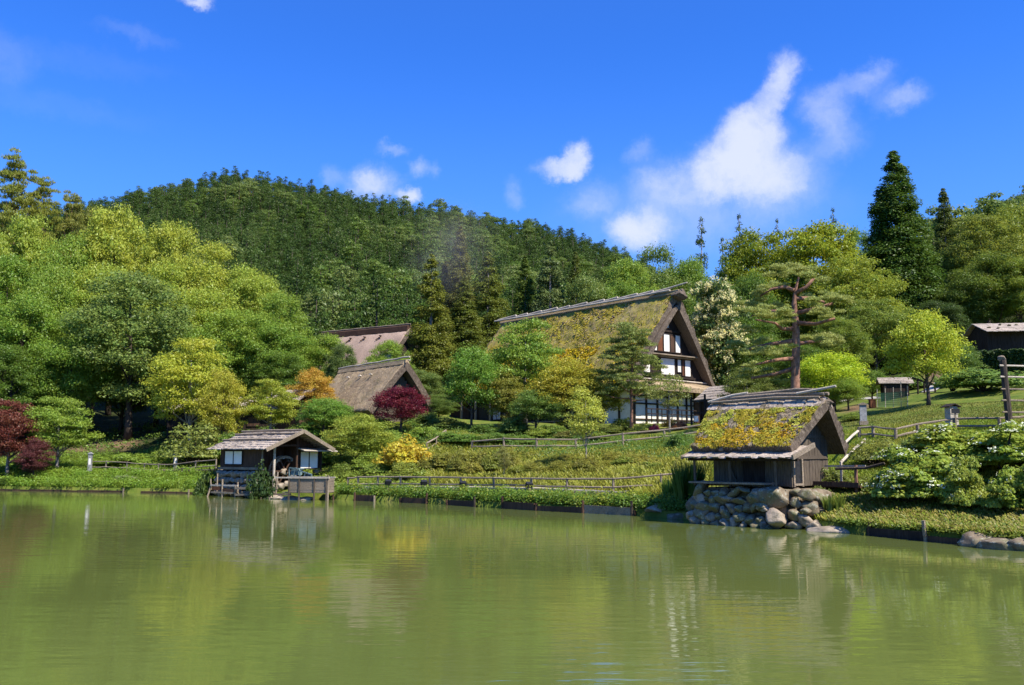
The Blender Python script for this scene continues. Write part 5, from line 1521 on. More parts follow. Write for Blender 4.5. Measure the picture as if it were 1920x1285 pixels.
rs = random.Random(5)
FILL = [('S0', 575, 778, 60, 66, (.15,.23,.03), 'leafy bush under the orange tipped maple'), ('S1', 640, 765, 70, 68, (.14,.22,.03), 'leafy bush below the cottage eaves, left'), ('S2', 700, 772, 60, 67, (.16,.23,.03), 'leafy bush below the cottage eaves, middle'),
 ('S0', 790, 790, 60, 63, (.17,.24,.03), 'bright bush below the dark red maple'), ('S1', 735, 800, 60, 60, (.18,.25,.035), 'bright bush left of the golden yellow bush'), ('S0', 830, 800, 50, 62, (.13,.2,.03), 'bush at the top of the steps'), ('S1', 690, 840, 60, 55.5, (.19,.25,.035), 'pale green bush right of the golden green maple'),
 ('S0', 600, 830, 60, 58, (.15,.22,.03), 'bush hugging the right wall of the mill'), ('S2', 535, 800, 50, 64, (.14,.22,.03), 'bush behind the middle of the mill ridge'), ('S1', 430, 800, 60, 65, (.13,.2,.03), 'bush behind the left end of the mill roof'),
 ('S0', 1035, 790, 56, 63, (.12,.18,.03), 'bush right of the veranda step'), ('S1', 1100, 780, 60, 63.5, (.14,.18,.03), 'bush under the golden orange maple'), ('S0', 1165, 775, 50, 64, (.15,.19,.03), 'bush at the foot of the garden pine'), ('S1', 980, 812, 60, 60, (.12,.19,.03), 'bush above the path fence, middle post'),
 ('S0', 1115, 806, 60, 59, (.16,.2,.03), 'bush above the path fence right of the thin tree'), ('S2', 1170, 850, 50, 47, (.16,.2,.03), 'leafy bush on the slope right of the thin tree'), ('S0', 1225, 862, 50, 45, (.13,.18,.03), 'dark bush on the slope near the storehouse'), ('S1', 60, 840, 70, 67, (.12,.19,.025), 'bush below the low dull red maple'),
 ('S0', 205, 850, 60, 69, (.15,.22,.03), 'bush right of the left guide post'), ('S1', 760, 860, 60, 51, (.2,.23,.035), 'olive bush under the golden yellow bush'), ('S0', 1450, 775, 60, 56, (.14,.2,.03), 'bush behind the storehouse gable'), ('S1', 1600, 770, 50, 50, (.15,.2,.03), 'bush left of the upright name board')]
for (k, px, top, w, Y, col, lab) in FILL: T(k, px, top, w, Y, col, 'bush', lab, 'bush')
for i in range(24):       # row of azalea bushes on the slope
    px = 805 + i * 17.5 + rs.uniform(-6, 6)
    Y = np.interp(px, [800, 1230], [51.5, 46]) + rs.uniform(-1.2, 2.6)
    top = rs.uniform(830, 855) if px < 960 else rs.uniform(840, 866)
    T(rs.choice(['S0', 'S1', 'AZ']), px, top, rs.uniform(38, 62), Y, rs.choice([(.19, .19, .03), (.21, .20, .03), (.155, .175, .025), (.23, .22, .035)]), 'azalea_bush',
      'low brownish olive bush in the row above the boardwalk', 'bush', 'olive bushes above the boardwalk')
# hedge below the farm shed
def hedge():
    a = P(1778, 700, 70); b = P(1960, 690, 66)
    t = thing('hedge', 'long dark clipped hedge below the farm shed', 'hedge', (a.x, a.y, 0))
    rng = np.random.default_rng(3); n = 16000
    f = rng.random(n); q = np.stack([(b.x - a.x) * f, (b.y - a.y) * f], 1)
    zb = height(a.x + q[:, 0], a.y + q[:, 1])
    ztop = P(1850, 662, 68).z
    lump = .18 * np.sin(f * 60) * np.sin(f * 23)
    z = zb + (ztop + lump - zb) * rng.random(n) ** .6
    yy = q[:, 1] + rng.choice([-1, 1], n) * .9 * rng.uniform(.7, 1, n)
    topm = rng.random(n) < .35
    z[topm] = ztop + lump[topm]; yy[topm] = q[topm, 1] + rng.uniform(-.9, .9, topm.sum())
    Cn = np.stack([q[:, 0], yy, z], 1)
    Nn = rng.normal(size=(n, 3)) * .6 + np.array([0, -.5, .6])
    c = add_obj('crown', quads_mesh('crown', leaf_quads(Cn, Nn, .2, rng), M['leaf']), t); c.color = (.045, .085, .018, 1)
    m = MB()
    for k in range(9): 
        x, y = (b.x - a.x) * (k + .5) / 9, (b.y - a.y) * (k + .5) / 9
        m.tube([(x, y, hz(a.x + x, a.y + y) - .1), (x, y, ztop - .3)], .07, 5)
    m.build('stem', M['bark'], t)
hedge()
# upright reeds beside the boulder base
def reeds(px, top, bot, w, Y, n, col, label):
    x = P(px, bot, Y).x; z0 = hz(x, Y) - .1
    t = thing('reed_clump', label, 'reeds', (x, Y, z0)); H = P(px, top, Y).z - z0; r = w / FPX * Y / 2
    rng = np.random.default_rng(int(px))
    a = rng.uniform(0, 6.283, n); q = r * rng.random(n) ** .5 * .8
    b = np.stack([np.cos(a) * q, np.sin(a) * q, np.zeros(n)], 1)
    h = H * rng.uniform(.6, 1, n)
    lean = np.stack([np.cos(a), np.sin(a), np.zeros(n)], 1) * (rng.uniform(0, .22, n) * h)[:, None] + rng.normal(size=(n, 3)) * .03
    tip = b + lean + np.stack([0*h, 0*h, h], 1); mid = b + lean * .35 + np.stack([0*h, 0*h, h * .55], 1)
    s = np.stack([np.sin(a * 3), np.cos(a * 3), 0 * a], 1) * .022
    V1 = np.stack([b - s, b + s, mid + s, mid - s], 1); V2 = np.stack([mid - s, mid + s, tip + s * .1, tip - s * .1], 1)
    c = add_obj('crown', quads_mesh('blades', np.concatenate([V1, V2]), M['leaf']), t); c.name = 'blades'; c.color = (*col, 1)
reeds(1292, 862, 945, 56, 35.6, 900, (.08, .15, .025), 'tall dark green reed clump left of the boulder base')
reeds(1262, 895, 945, 40, 37, 350, (.13, .21, .03), 'shorter bright reed clump left of the tall one')
reeds(1565, 925, 955, 40, 30.6, 260, (.15, .2, .03), 'grass clump at the water right of the boulder base')

# ------------------------------------------------------------------ fences, boardwalk and shore
def rail_fence(name, label, pts, hts, rails, mat='wood_grey', r=.06, rr=.04, up=.12):
    """pts: world ground points of the posts"""
    a = pts[0]
    t = thing(name, label, 'fence', tuple(a))
    rnd = random.Random(len(pts))
    for p, h in zip(pts, hts):
        q = p - a; m = MB(); m.tube([(q.x, q.y, q.z - .3), (q.x + rnd.uniform(-.02, .02), q.y, q.z + h)], [r, r * .92], 7); m.build('post', M[mat], t)
    for f in rails:
        for i in range(len(pts) - 1):
            q0, q1 = pts[i] - a, pts[i + 1] - a
            z0, z1 = q0.z + hts[i] * f, q1.z + hts[i + 1] * f
            m = MB(); mid = (q0 + q1) / 2
            m.tube([(q0.x, q0.y - .03, z0), (mid.x, mid.y - .03, (z0 + z1) / 2 + rnd.uniform(-.04, .02)), (q1.x, q1.y - .03, z1)], [rr, rr * 1.1, rr * .9], 6, .05, rnd); m.build('rail', M[mat], t)
    return t
def PP(px, py, Y): return P(px, py, Y)
bw = [(652, 917, 50.3), (671, 917, 50.0), (708, 918, 49.2), (751, 917, 48.3), (806, 918, 47.0), (864, 918, 45.7), (926, 919, 44.3), (996, 920, 42.8), (1063, 923, 41.6), (1150, 926, 40.6), (1240, 925, 40.0), (1305, 922, 40)]
bpts = [PP(*e) for e in bw]
rail_fence('rail_fence', 'long grey two rail fence along the boardwalk by the pond', bpts, [P(e[0], {652: 895, 671: 893, 1150: 896, 1240: 888, 1305: 884}.get(e[0], 892 + (e[0] - 700) * .012), e[2]).z - b.z for e, b in zip(bw, bpts)], [.93, .4])
def boardwalk():
    a = bpts[0]
    t = thing('boardwalk', 'weathered plank boardwalk along the pond shore', 'boardwalk', tuple(a))
    m = MB(); rnd = random.Random(1)
    for i in range(len(bpts) - 2):
        p, q = bpts[i], bpts[i + 1]
        p = Vector((p.x, p.y, P(bw[i][0], bw[i][1] - 4, bw[i][2]).z)); q = Vector((q.x, q.y, P(bw[i + 1][0], bw[i + 1][1] - 4, bw[i + 1][2]).z))
        d = q - p; n = max(1, int(d.length / .22)); nn = Vector((-d.y, d.x, 0)).normalized()
        for k in range(n):
            c = p + d * ((k + .5) / n) + nn * .5 - a
            m.box((c.x, c.y, c.z + rnd.uniform(-.008, .008)), (d.length / n - .015, 1.25, .05), d.to_track_quat('X', 'Z').to_matrix())
    m.build('planks', M['wood_pale'], t)
    m = MB()
    for i in range(len(bpts) - 2):
        p = bpts[i] - a; q = bpts[i + 1] - a
        m.bar((p.x, p.y - .1, p.z + .0), (q.x, q.y - .1, q.z + .0), .09, .14)
    m.build('edge_beam', M['wood_grey'], t)
    for (px, Y) in ((675, 49.7), (728, 48.6), (795, 47.1), (850, 45.9), (992, 42.7), (1060, 41.5)):
        p = P(px, 915, Y) - a; m = MB(); m.tube([(p.x, p.y - .25, p.z - .9), (p.x, p.y - .25, p.z)], .07, 7); m.build('support_post', M['wood_grey'], t)
boardwalk()
for i, (px, py, Y, lab) in enumerate([(728, 905, 48.4, 'dark floodlight on the boardwalk nearest the mill'), (795, 906, 46.9, 'dark floodlight on the boardwalk before the olive bushes'), (868, 908, 45.4, 'second dark floodlight right of the golden bush on boardwalk'), (992, 910, 42.6, 'dark floodlight on the boardwalk near the thin young tree')]):
    p = P(px, py, Y)
    t = thing('floodlight', lab, 'lamp', tuple(p), R(20), 'floodlights on the boardwalk')
    m = MB(); m.box((0, 0, .02), (.3, .2, .22), Matrix.Rotation(R(25), 3, 'X')); m.build('housing', M['metal_and_shade_dark'], t)
    m = MB(); m.box((0, 0, -.1), (.34, .05, .05)); m.box((-.17, 0, -.04), (.03, .05, .16)); m.box((.17, 0, -.04), (.03, .05, .16)); m.tube([(0, 0, -.25), (0, 0, -.08)], .03, 6); m.build('bracket', M['metal_and_shade_dark'], t)

up = [(885, 845), (945, 846), (1006, 846), (1080, 846), (1168, 836), (1246, 828), (1318, 818)]
upts = [G(*e) for e in up]
rail_fence('rail_fence', 'grey rail fence along the upper path below the farmhouse', upts, [.62, .86, .8, .75, .78, .75, .75], [.9, .38], r=.08, rr=.05)
lf = [(168, 884), (198, 884), (238, 886), (270, 889), (297, 890), (328, 890), (366, 885), (405, 882)]
lpts = [P(px, py, np.interp(px, [168, 405], [66, 60.5])) for px, py in lf]
rail_fence('rail_fence', 'grey railing over the small bridge on the left bank', lpts, [.75] * len(lpts), [.92, .42], r=.055, rr=.035)
def footbridge():
    a, b = lpts[2], lpts[7]
    t = thing('footbridge', 'low plank footbridge under the left bank railing', 'bridge', tuple(a))
    m = MB(); d = b - a; n = 40; nn = Vector((-d.y, d.x, 0)).normalized()
    for k in range(n):
        c = d * ((k + .5) / n) + nn * .6
        m.box((c.x, c.y, c.z + .05), (d.length / n - .02, 1.4, .06), d.to_track_quat('X', 'Z').to_matrix())
    m.build('planks', M['wood_grey'], t)
    m = MB(); m.bar((0, -.1, -.08), (d.x, d.y - .1, d.z - .08), .1, .18); m.bar((nn.x * 1.2, nn.y * 1.2, -.08), (d.x + nn.x * 1.2, d.y + nn.y * 1.2, d.z - .08), .1, .18); m.build('beam', M['wood_brown'], t)
footbridge()
st = [G(800, 848), G(818, 838), G(836, 822)]
rail_fence('rail_fence', 'short sloping handrail of steps left of the farmhouse', st, [.6, .6, .6], [.95, .3], r=.05, rr=.05)
rf = [(1612, 822), (1638, 820), (1680, 826), (1722, 816), (1790, 806), (1875, 806), (1950, 800)]
rpts = [G(px, py, 36) for px, py in rf]
rail_fence('rail_fence', 'grey log rail fence on the lawn behind the hydrangeas', rpts, [.5] * len(rpts), [.92, .3], r=.075, rr=.045)
# pale poles climbing behind the storehouse
for (a, b, lab) in (((1583, 832, 37), (1612, 806, 41), 'upper pale pole handrail climbing behind the storehouse'), ((1576, 868, 34.6), (1622, 824, 39), 'lower pale pole handrail climbing behind the storehouse')):
    p, q = P(*a), P(*b)
    t = thing('pole_handrail', lab, 'handrail', tuple(p), 0, 'pale pole handrails')
    d = q - p; m = MB(); m.tube([(0, 0, 0), tuple(d / 2 + Vector((0, 0, .03))), tuple(d)], .055, 7); m.build('rail', M['wood_pale'], t)
    for f in (.03, .97):
        m = MB(); e = d * f; m.tube([(e.x, e.y, hz(p.x + e.x, p.y + e.y) - p.z - .2), (e.x, e.y, e.z + .06)], .05, 6); m.build('post', M['wood_grey'], t)

# drying rack at the right edge
def rack():
    p = G(1893, 786, 30, 60); p = Vector((P(1893, 786, 37).x, 37, hz(P(1893, 786, 37).x, 37)))
    t = thing('drying_rack', 'tall weathered post with six horizontal poles running out of frame', 'drying rack', tuple(p))
    top = P(1880, 674, 37).z - p.z
    m = MB(); m.tube([(0, 0, -.3), (-.06, 0, top * .5), (-.12, 0, top)], [.15, .14, .13], 9, .04, random.Random(1)); m.build('post', M['bark'], t)
    m = MB(); vs, fs = ROCKS[2]; m.add([(v.x * .17 - .16, v.y * .16, v.z * .13 + top + .03) for v in vs], fs); m.build('post_cap', M['wood_grey'], t)
    m = MB(); m.tube([(4.4, .4, -.3), (4.4, .4, top)], .14, 8); m.build('post', M['bark'], t)
    for k, py in enumerate((687, 708, 731, 752, 774)):
        z = P(1890, py, 37).z - p.z
        m = MB(); m.tube([(-.32, -.1, z + .02), (2, .1, z - .01), (4.8, .3, z + .03)], .038, 6); m.build('rail', M['wood_pale' if k < 2 else 'wood_grey'], t)
rack()
def beehive():
    Y = 39.5; p = P(1785, 797, Y); z0 = hz(p.x, Y)
    z0 = min(z0, p.z + .2)
    t = thing('hive_box', 'pale stacked box with little dark gable roof on the lawn', 'box', (p.x, Y, z0), R(12))
    top = P(1785, 757, Y).z - z0; h = (top - .12) / 3
    for k in range(3):
        m = MB(); m.box((0, 0, h * (k + .5)), (.37 + .03 * (k == 0), .36, h - .012)); m.box((0, 0, h * (k + 1) - .02), (.4, .39, .02)); m.build('box_tier', M['wood_pale'], t)
    m = MB(); m.prism([(-.3, top - .13), (0, top), (.3, top - .13), (.3, top - .17), (0, top - .045), (-.3, top - .17)], 1, -.28, .28); m.build('roof', M['wood_dark'], t)
    p = P(1793, 808, 38.5); z0 = hz(p.x, 38.5)
    t = thing('sign_board', 'small dark blank sign board on a grey post beside the pale box', 'sign', (p.x, 38.5, z0), R(5))
    tz = P(1793, 775, 38.5).z - z0
    m = MB(); m.box((0, -.03, tz + .09), (.35, .04, .2)); m.build('panel', M['metal_and_shade_dark'], t)
    m = MB(); m.box((0, 0, tz / 2), (.06, .05, tz)); m.build('post', M['wood_grey'], t)
beehive()
def stele():
    Y = 46; p = P(1620, 808, Y); z0 = hz(p.x, Y)
    t = thing('signpost', 'grey upright name board on the lawn behind the storehouse', 'sign', (p.x, Y, z0), R(-8))
    h = P(1620, 757, Y).z - z0
    m = MB(); m.box((0, 0, h / 2), (.33, .1, h)); m.build('panel', M['granite'], t)
    m = MB(); m.prism([(-.24, h - .04), (0, h + .06), (.24, h - .04), (.24, h - .07), (-.24, h - .07)], 1, -.1, .1); m.build('cap', M['wood_grey'], t)
    m = MB(); m.box((0, 0, .1), (.42, .2, .2)); m.build('base', M['wood_grey'], t)
stele()
for px, top, bot, Y, lab in ((168, 851, 884, 65.5, 'grey stone guide post at the left end of railing'), (329, 852, 874, 63.5, 'grey stone guide post at the right end of railing')):
    p = P(px, bot, Y); z0 = hz(p.x, Y); h = P(px, top, Y).z - z0
    t = thing('guide_post', lab, 'post', (p.x, Y, z0), R(10), 'grey guide posts')
    m = MB(); m.box((0, 0, h / 2), (.24, .24, h)); m.build('shaft', M['granite'], t)
    m = MB(); m.prism([(-.17, h), (0, h + .12), (.17, h), (.17, h - .03), (-.17, h - .03)], 1, -.17, .17); m.build('cap', M['granite'], t)
    m = MB(); m.box((0, -.125, h * .62), (.14, .02, h * .3)); m.build('plate', M['paper'], t)
# green garden net by the black shed
def net():
    a = G(1645, 764, 52); b = G(1702, 762, 52)
    t = thing('garden_net', 'green garden net on thin stakes before the black shed', 'net', tuple(a))
    d = b - a; m = MB()
    for i in range(36):
        f = i / 36; m.box((d.x * f, d.y * f, d.z * f + .45), (.02, .02, .9))
    for k in range(7): m.bar((0, 0, .15 + k * .12), (d.x, d.y, d.z + .15 + k * .12), .015, .015)
    m.build('mesh', M['net'], t)
    for f in (0, .28, .55, .8, 1):
        m = MB(); m.tube([(d.x * f, d.y * f, -.2), (d.x * f + .04, d.y * f, 1.15 + .3 * (f == .8))], .022, 5); m.build('stake', M['wood_pale'], t)
    p = G(1636, 765, 52); t = thing('red_box', 'small rusty red box beside the garden net', 'box', tuple(p)); 
    m = MB(); m.box((0, 0, .25), (.36, .3, .5)); m.build('body', M['wood_red'], t); m = MB(); m.box((0, 0, .52), (.4, .34, .04)); m.build('lid', M['wood_red'], t)
net()

# shore revetments
def revet(label, xs, seed, hgt=.3, gap=0.0, mats=('wood_brown', 'wood_brown', 'wood_dark'), pst=.8, sh=.6):
    rnd = random.Random(seed)
    p0 = Vector((xs[0], ys(xs[0]), 0))
    t = thing('shore_revetment', label, 'retaining edge', tuple(p0))
    x = xs[0]
    while x < xs[1]:
        # step along the shore by arc length
        y0 = float(ys(x)); sl = abs(float(ys(x + .1)) - y0) / .1
        ln = rnd.uniform(1.2, 2.6); dx = ln / math.sqrt(1 + sl * sl)
        x2 = min(x + dx, xs[1]); a = Vector((x, float(ys(x)) - .1, 0)) - p0; b = Vector((x2, float(ys(x2)) - .1, 0)) - p0
        if rnd.random() > gap:
            h = hgt * rnd.uniform(.6, 1.05)
            m = MB(); m.bar((a.x, a.y, h * .5 - .08), (b.x - .03, b.y, h * .5 - .08 + rnd.uniform(-.04, .04)), .1, h + .16); m.build('board', M[rnd.choice(mats)], t)
        if rnd.random() < pst:
            h = rnd.uniform(.22, sh); m = MB(); m.tube([(a.x, a.y - .1, -.4), (a.x + rnd.uniform(-.06, .06), a.y - .1 + rnd.uniform(-.05, .05), h)], [.065, .055], 6, .08, rnd); m.build('stake', M[rnd.choice(['wood_grey', 'wood_brown', 'bark'])], t)
        x = x2
revet('low dark board edging along the left bank', (-36, -19.3), 3, .12, .3, ('wood_brown',), .25, .3)
revet('board and stake edging along the boardwalk shore', (-9.6, 5.0), 4, .34, .3, ('wood_brown', 'wood_brown', 'wood_grey'))
revet('board and stake edging below the hydrangea bank', (10.9, 13.0), 5, .24)
revet('board edging beneath the right end of the bank', (14.6, 17), 6, .24)

# jetty rails and plank sluice box at the mill
def mill_water_fence():
    a = P(397, 930, 53.5); 
    t = thing('stake_fence', 'low grey stake fence in the water before the mill', 'fence', (a.x, a.y, 0))
    def q(px, py, Y): p = P(px, py, Y); return Vector((p.x - a.x, p.y - a.y, p.z))
    for (p0, p1, r) in (((389, 926, 53.4), (397, 908, 53.6), .05), ((396, 912, 53.6), (395, 898, 53.7), .04), ((417, 926, 52.9), (417, 899, 53), .055), ((407, 915, 53.8), (408, 888, 54), .04), ((441, 928, 52.4), (442, 910, 52.4), .06), ((478, 928, 51.5), (478, 896, 51.6), .045), ((517, 926, 50.8), (521, 885, 50.9), .05), ((446, 918, 52.6), (446, 904, 52.6), .05)):
        m = MB(); m.tube([q(*p0) - Vector((0, 0, .2)), q(*p1)], r, 6); m.build('post', M['wood_grey'], t)
    for (p0, p1, w, h, mt) in (((395, 910, 53.5), (446, 911, 52.3), .06, .08, 'wood_pale'), ((442, 916, 52.3), (520, 915, 50.8), .12, .12, 'wood_grey'), ((396, 923, 53.4), (442, 925, 52.3), .06, .09, 'wood_grey'), ((441, 928, 52.3), (545, 927, 50.3), .08, .1, 'wood_grey'), ((398, 916, 53.4), (416, 916, 53), .05, .22, 'wood_red'), ((418, 919, 52.9), (441, 921, 52.4), .05, .16, 'wood_brown')):
        m = MB(); m.bar(q(*p0), q(*p1), w, h); m.build('rail', M[mt], t)
    # sluice box
    c = P(578, 910, 49.5)
    s = thing('sluice_box', 'long grey plank sluice box on short legs right of the mill', 'trough', (c.x, c.y, 0), R(-14))
    z0, z1 = P(578, 924, 49.5).z + .02, P(578, 897, 49.5).z
    w = 2.55; m = MB(); rnd = random.Random(2)
    for k in range(5):
        z = z0 + (z1 - z0) * (k + .5) / 5
        for (y, x0, x1) in ((-.5, -w/2 + .45, w/2), (.5, -w/2, w/2)): m.box(((x0 + x1) / 2, y + rnd.uniform(-.008, .008), z), (x1 - x0, .05, (z1 - z0) / 5 - .012))
        m.box((w/2, 0, z), (.05, .95, (z1 - z0) / 5 - .012))
    m.box((0, 0, z0 - .0), (w, .94, .05)); m.build('box', M['wood_grey'], s)
    m = MB(); m.box((-.1, -.53, z1 + .04), (w + .6, .12, .07)); m.box((-.1, .53, z1 + .04), (w + .3, .1, .07)); m.build('rim', M['wood_pale'], s)
    for x in (-w/2 + .42, -.25, .62, w/2 + .05):
        m = MB(); m.box((x, -.55, (z1 - .3) / 2 + .05), (.07, .06, z1 + .2)); m.build('leg', M['wood_hut'], s)
    m = MB(); m.tube([(w/2 + .12, -.5, -.3), (w/2 + .12, -.5, z1 + .18)], .05, 7); m.build('post', M['wood_grey'], s)
    # green grey frame above it
    g = thing('machine_frame', 'small blue green metal frame between wheel and sluice box', 'machine', (P(560, 890, 50.6).x, 50.6, P(560, 893, 50.6).z), R(-30))
    mt = rough_material('blue_green_metal', [(.3, (.09, .14, .13)), (.7, (.22, .30, .28))], 8, bump=.1, rough=.6)
    m = MB()
    for (p, q_) in (((-.7, 0, 0), (.9, 0, -.1)), ((-.7, 0, .45), (.0, 0, .4)), ((-.7, 0, 0), (-.7, 0, .45)), ((0, 0, .4), (.1, 0, 0)), ((0, 0, .3), (.95, 0, .1)), ((-.7, .4, .4), (0, .4, .4)), ((-.4, 0, 0), (-.2, 0, .45)), ((.4, 0, -.05), (.5, 0, .2)), ((-.7, 0, .45), (-.7, .4, .4)), ((0, 0, .4), (0, .4, .4)), ((.95, 0, .1), (.9, 0, -.3)), ((-.7, 0, 0), (-.7, 0, -.5))): m.bar(p, q_, .05, .06)
    m.build('frame', mt, g)
    m = MB(); m.box((-.35, .2, .2), (.55, .3, .3)); m.build('guard', mt, g)
    pz = P(505, 930, 50.6)
    t = thing('stone_slab', 'pale flat stone apron at the waterline before the mill', 'stone', (pz.x, 51.0, 0), R(-40))
    for (x, y, d, k) in ((0, 0, (1.6, .5, .2), 3), (1.7, .1, (.9, .5, .22), 6), (2.7, .3, (.5, .4, .2), 8)):
        o = add_obj('stone', rock_mesh('stone', k, d, .1 * k, M['stone_tan']), t); o.location = (x, y, .02)
mill_water_fence()

# shore rocks
for (px, py, Y, d, k, rot, mt, lab) in [
 (1238, 962, 36.6, (.8, .55, .3), 1, .4, 'stone_tan', 'flat pinkish shore rock left of the pair before reeds'),
 (1278, 962, 35.4, (.72, .5, .3), 4, -.4, 'stone', 'dark flat shore rock touching the boulder base'),
 (1560, 996, 29.6, (1.15, .42, .17), 6, -.5, 'stone_pale', 'long pale flat rock lying in the water'),
 (1541, 985, 30.3, (.3, .25, .13), 2, .3, 'stone_pale', 'small pale rock on top of the long flat rock'),
 (1497, 985, 30.9, (.22, .2, .12), 5, .3, 'stone_tan', 'small rock at the waterline below the pale boulder'),
 (1515, 978, 31.1, (.25, .2, .12), 3, 1.3, 'stone', 'small grey rock right of the boulder base'),
 (1830, 1016, 24.9, (.6, .42, .34), 7, -.9, 'stone', 'purple grey angular rock at the right shore'),
 (1868, 1018, 24.4, (.6, .4, .3), 0, -.9, 'stone', 'long grey rock at the shore, second from right edge'),
 (1915, 1016, 24.0, (.6, .42, .32), 9, -1.0, 'stone', 'grey shore rock cut by the right edge'),
 (1352, 978, 33.3, (.25, .2, .1), 6, .2, 'stone_tan', 'small stone in the water at the base corner, left'),
 (1385, 982, 32.6, (.22, .2, .1), 1, .2, 'stone_tan', 'small stone in the water below the base middle'),
 (812, 944, 45.9, (.2, .16, .08), 2, .2, 'stone_pale', 'tiny pale stone at the boardwalk shore'),
 (1002, 956, 40.6, (.2, .16, .08), 3, .2, 'stone_pale', 'tiny pale stone at the shore under the young tree'),
 (1503, 950, 32.3, (.3, .25, .15), 8, .6, 'stone', 'grey rock on the grass beside the boulder base'),
 (1580, 950, 31.0, (.28, .2, .1), 5, .6, 'stone', 'half buried rock in the grass below the trough post')]:
    p = P(px, py, Y)
    t = add_obj('shore_rock', rock_mesh('shore_rock', k, d, rot, M[mt])); t.location = (p.x, Y, max(d[2] * .22, min(hz(p.x, Y), 1) if Y > ys(p.x) + .6 else .02))
    tag(t, lab, 'rock', 'rocks along the shore')

# gravel lane on the upper lawn
def lane():
    m = MB()
    pts = [G(1560, 752, 52), G(1600, 742, 55), G(1640, 738, 60)]
    prev = None
    P2 = [(1740, 735), (1765, 718), (1800, 706), (1840, 700)]
    for i, (px, py) in enumerate(P2):
        g = G(px, py, 52); w = 1.1
        a, b = (g.x, g.y - w, hz(g.x, g.y - w) + .03), (g.x, g.y + w, hz(g.x, g.y + w) + .03)
        if prev: m.add([prev[0], a, b, prev[1]], [(0, 1, 2, 3)])
        prev = (a, b)
    prev = None
    for i, (px, py) in enumerate([(1545, 760), (1575, 752), (1615, 748), (1650, 746)]):
        g = G(px, py, 46); w = 1.3
        a, b = (g.x, g.y - w, hz(g.x, g.y - w) + .03), (g.x, g.y + w, hz(g.x, g.y + w) + .03)
        if prev: m.add([prev[0], a, b, prev[1]], [(0, 1, 2, 3)])
        prev = (a, b)
    o = m.build('path', rough_material('pale_gravel', [(.3, (.3, .27, .22)), (.7, (.52, .48, .4))], 6, bump=.3)); o['kind'] = 'structure'
lane()
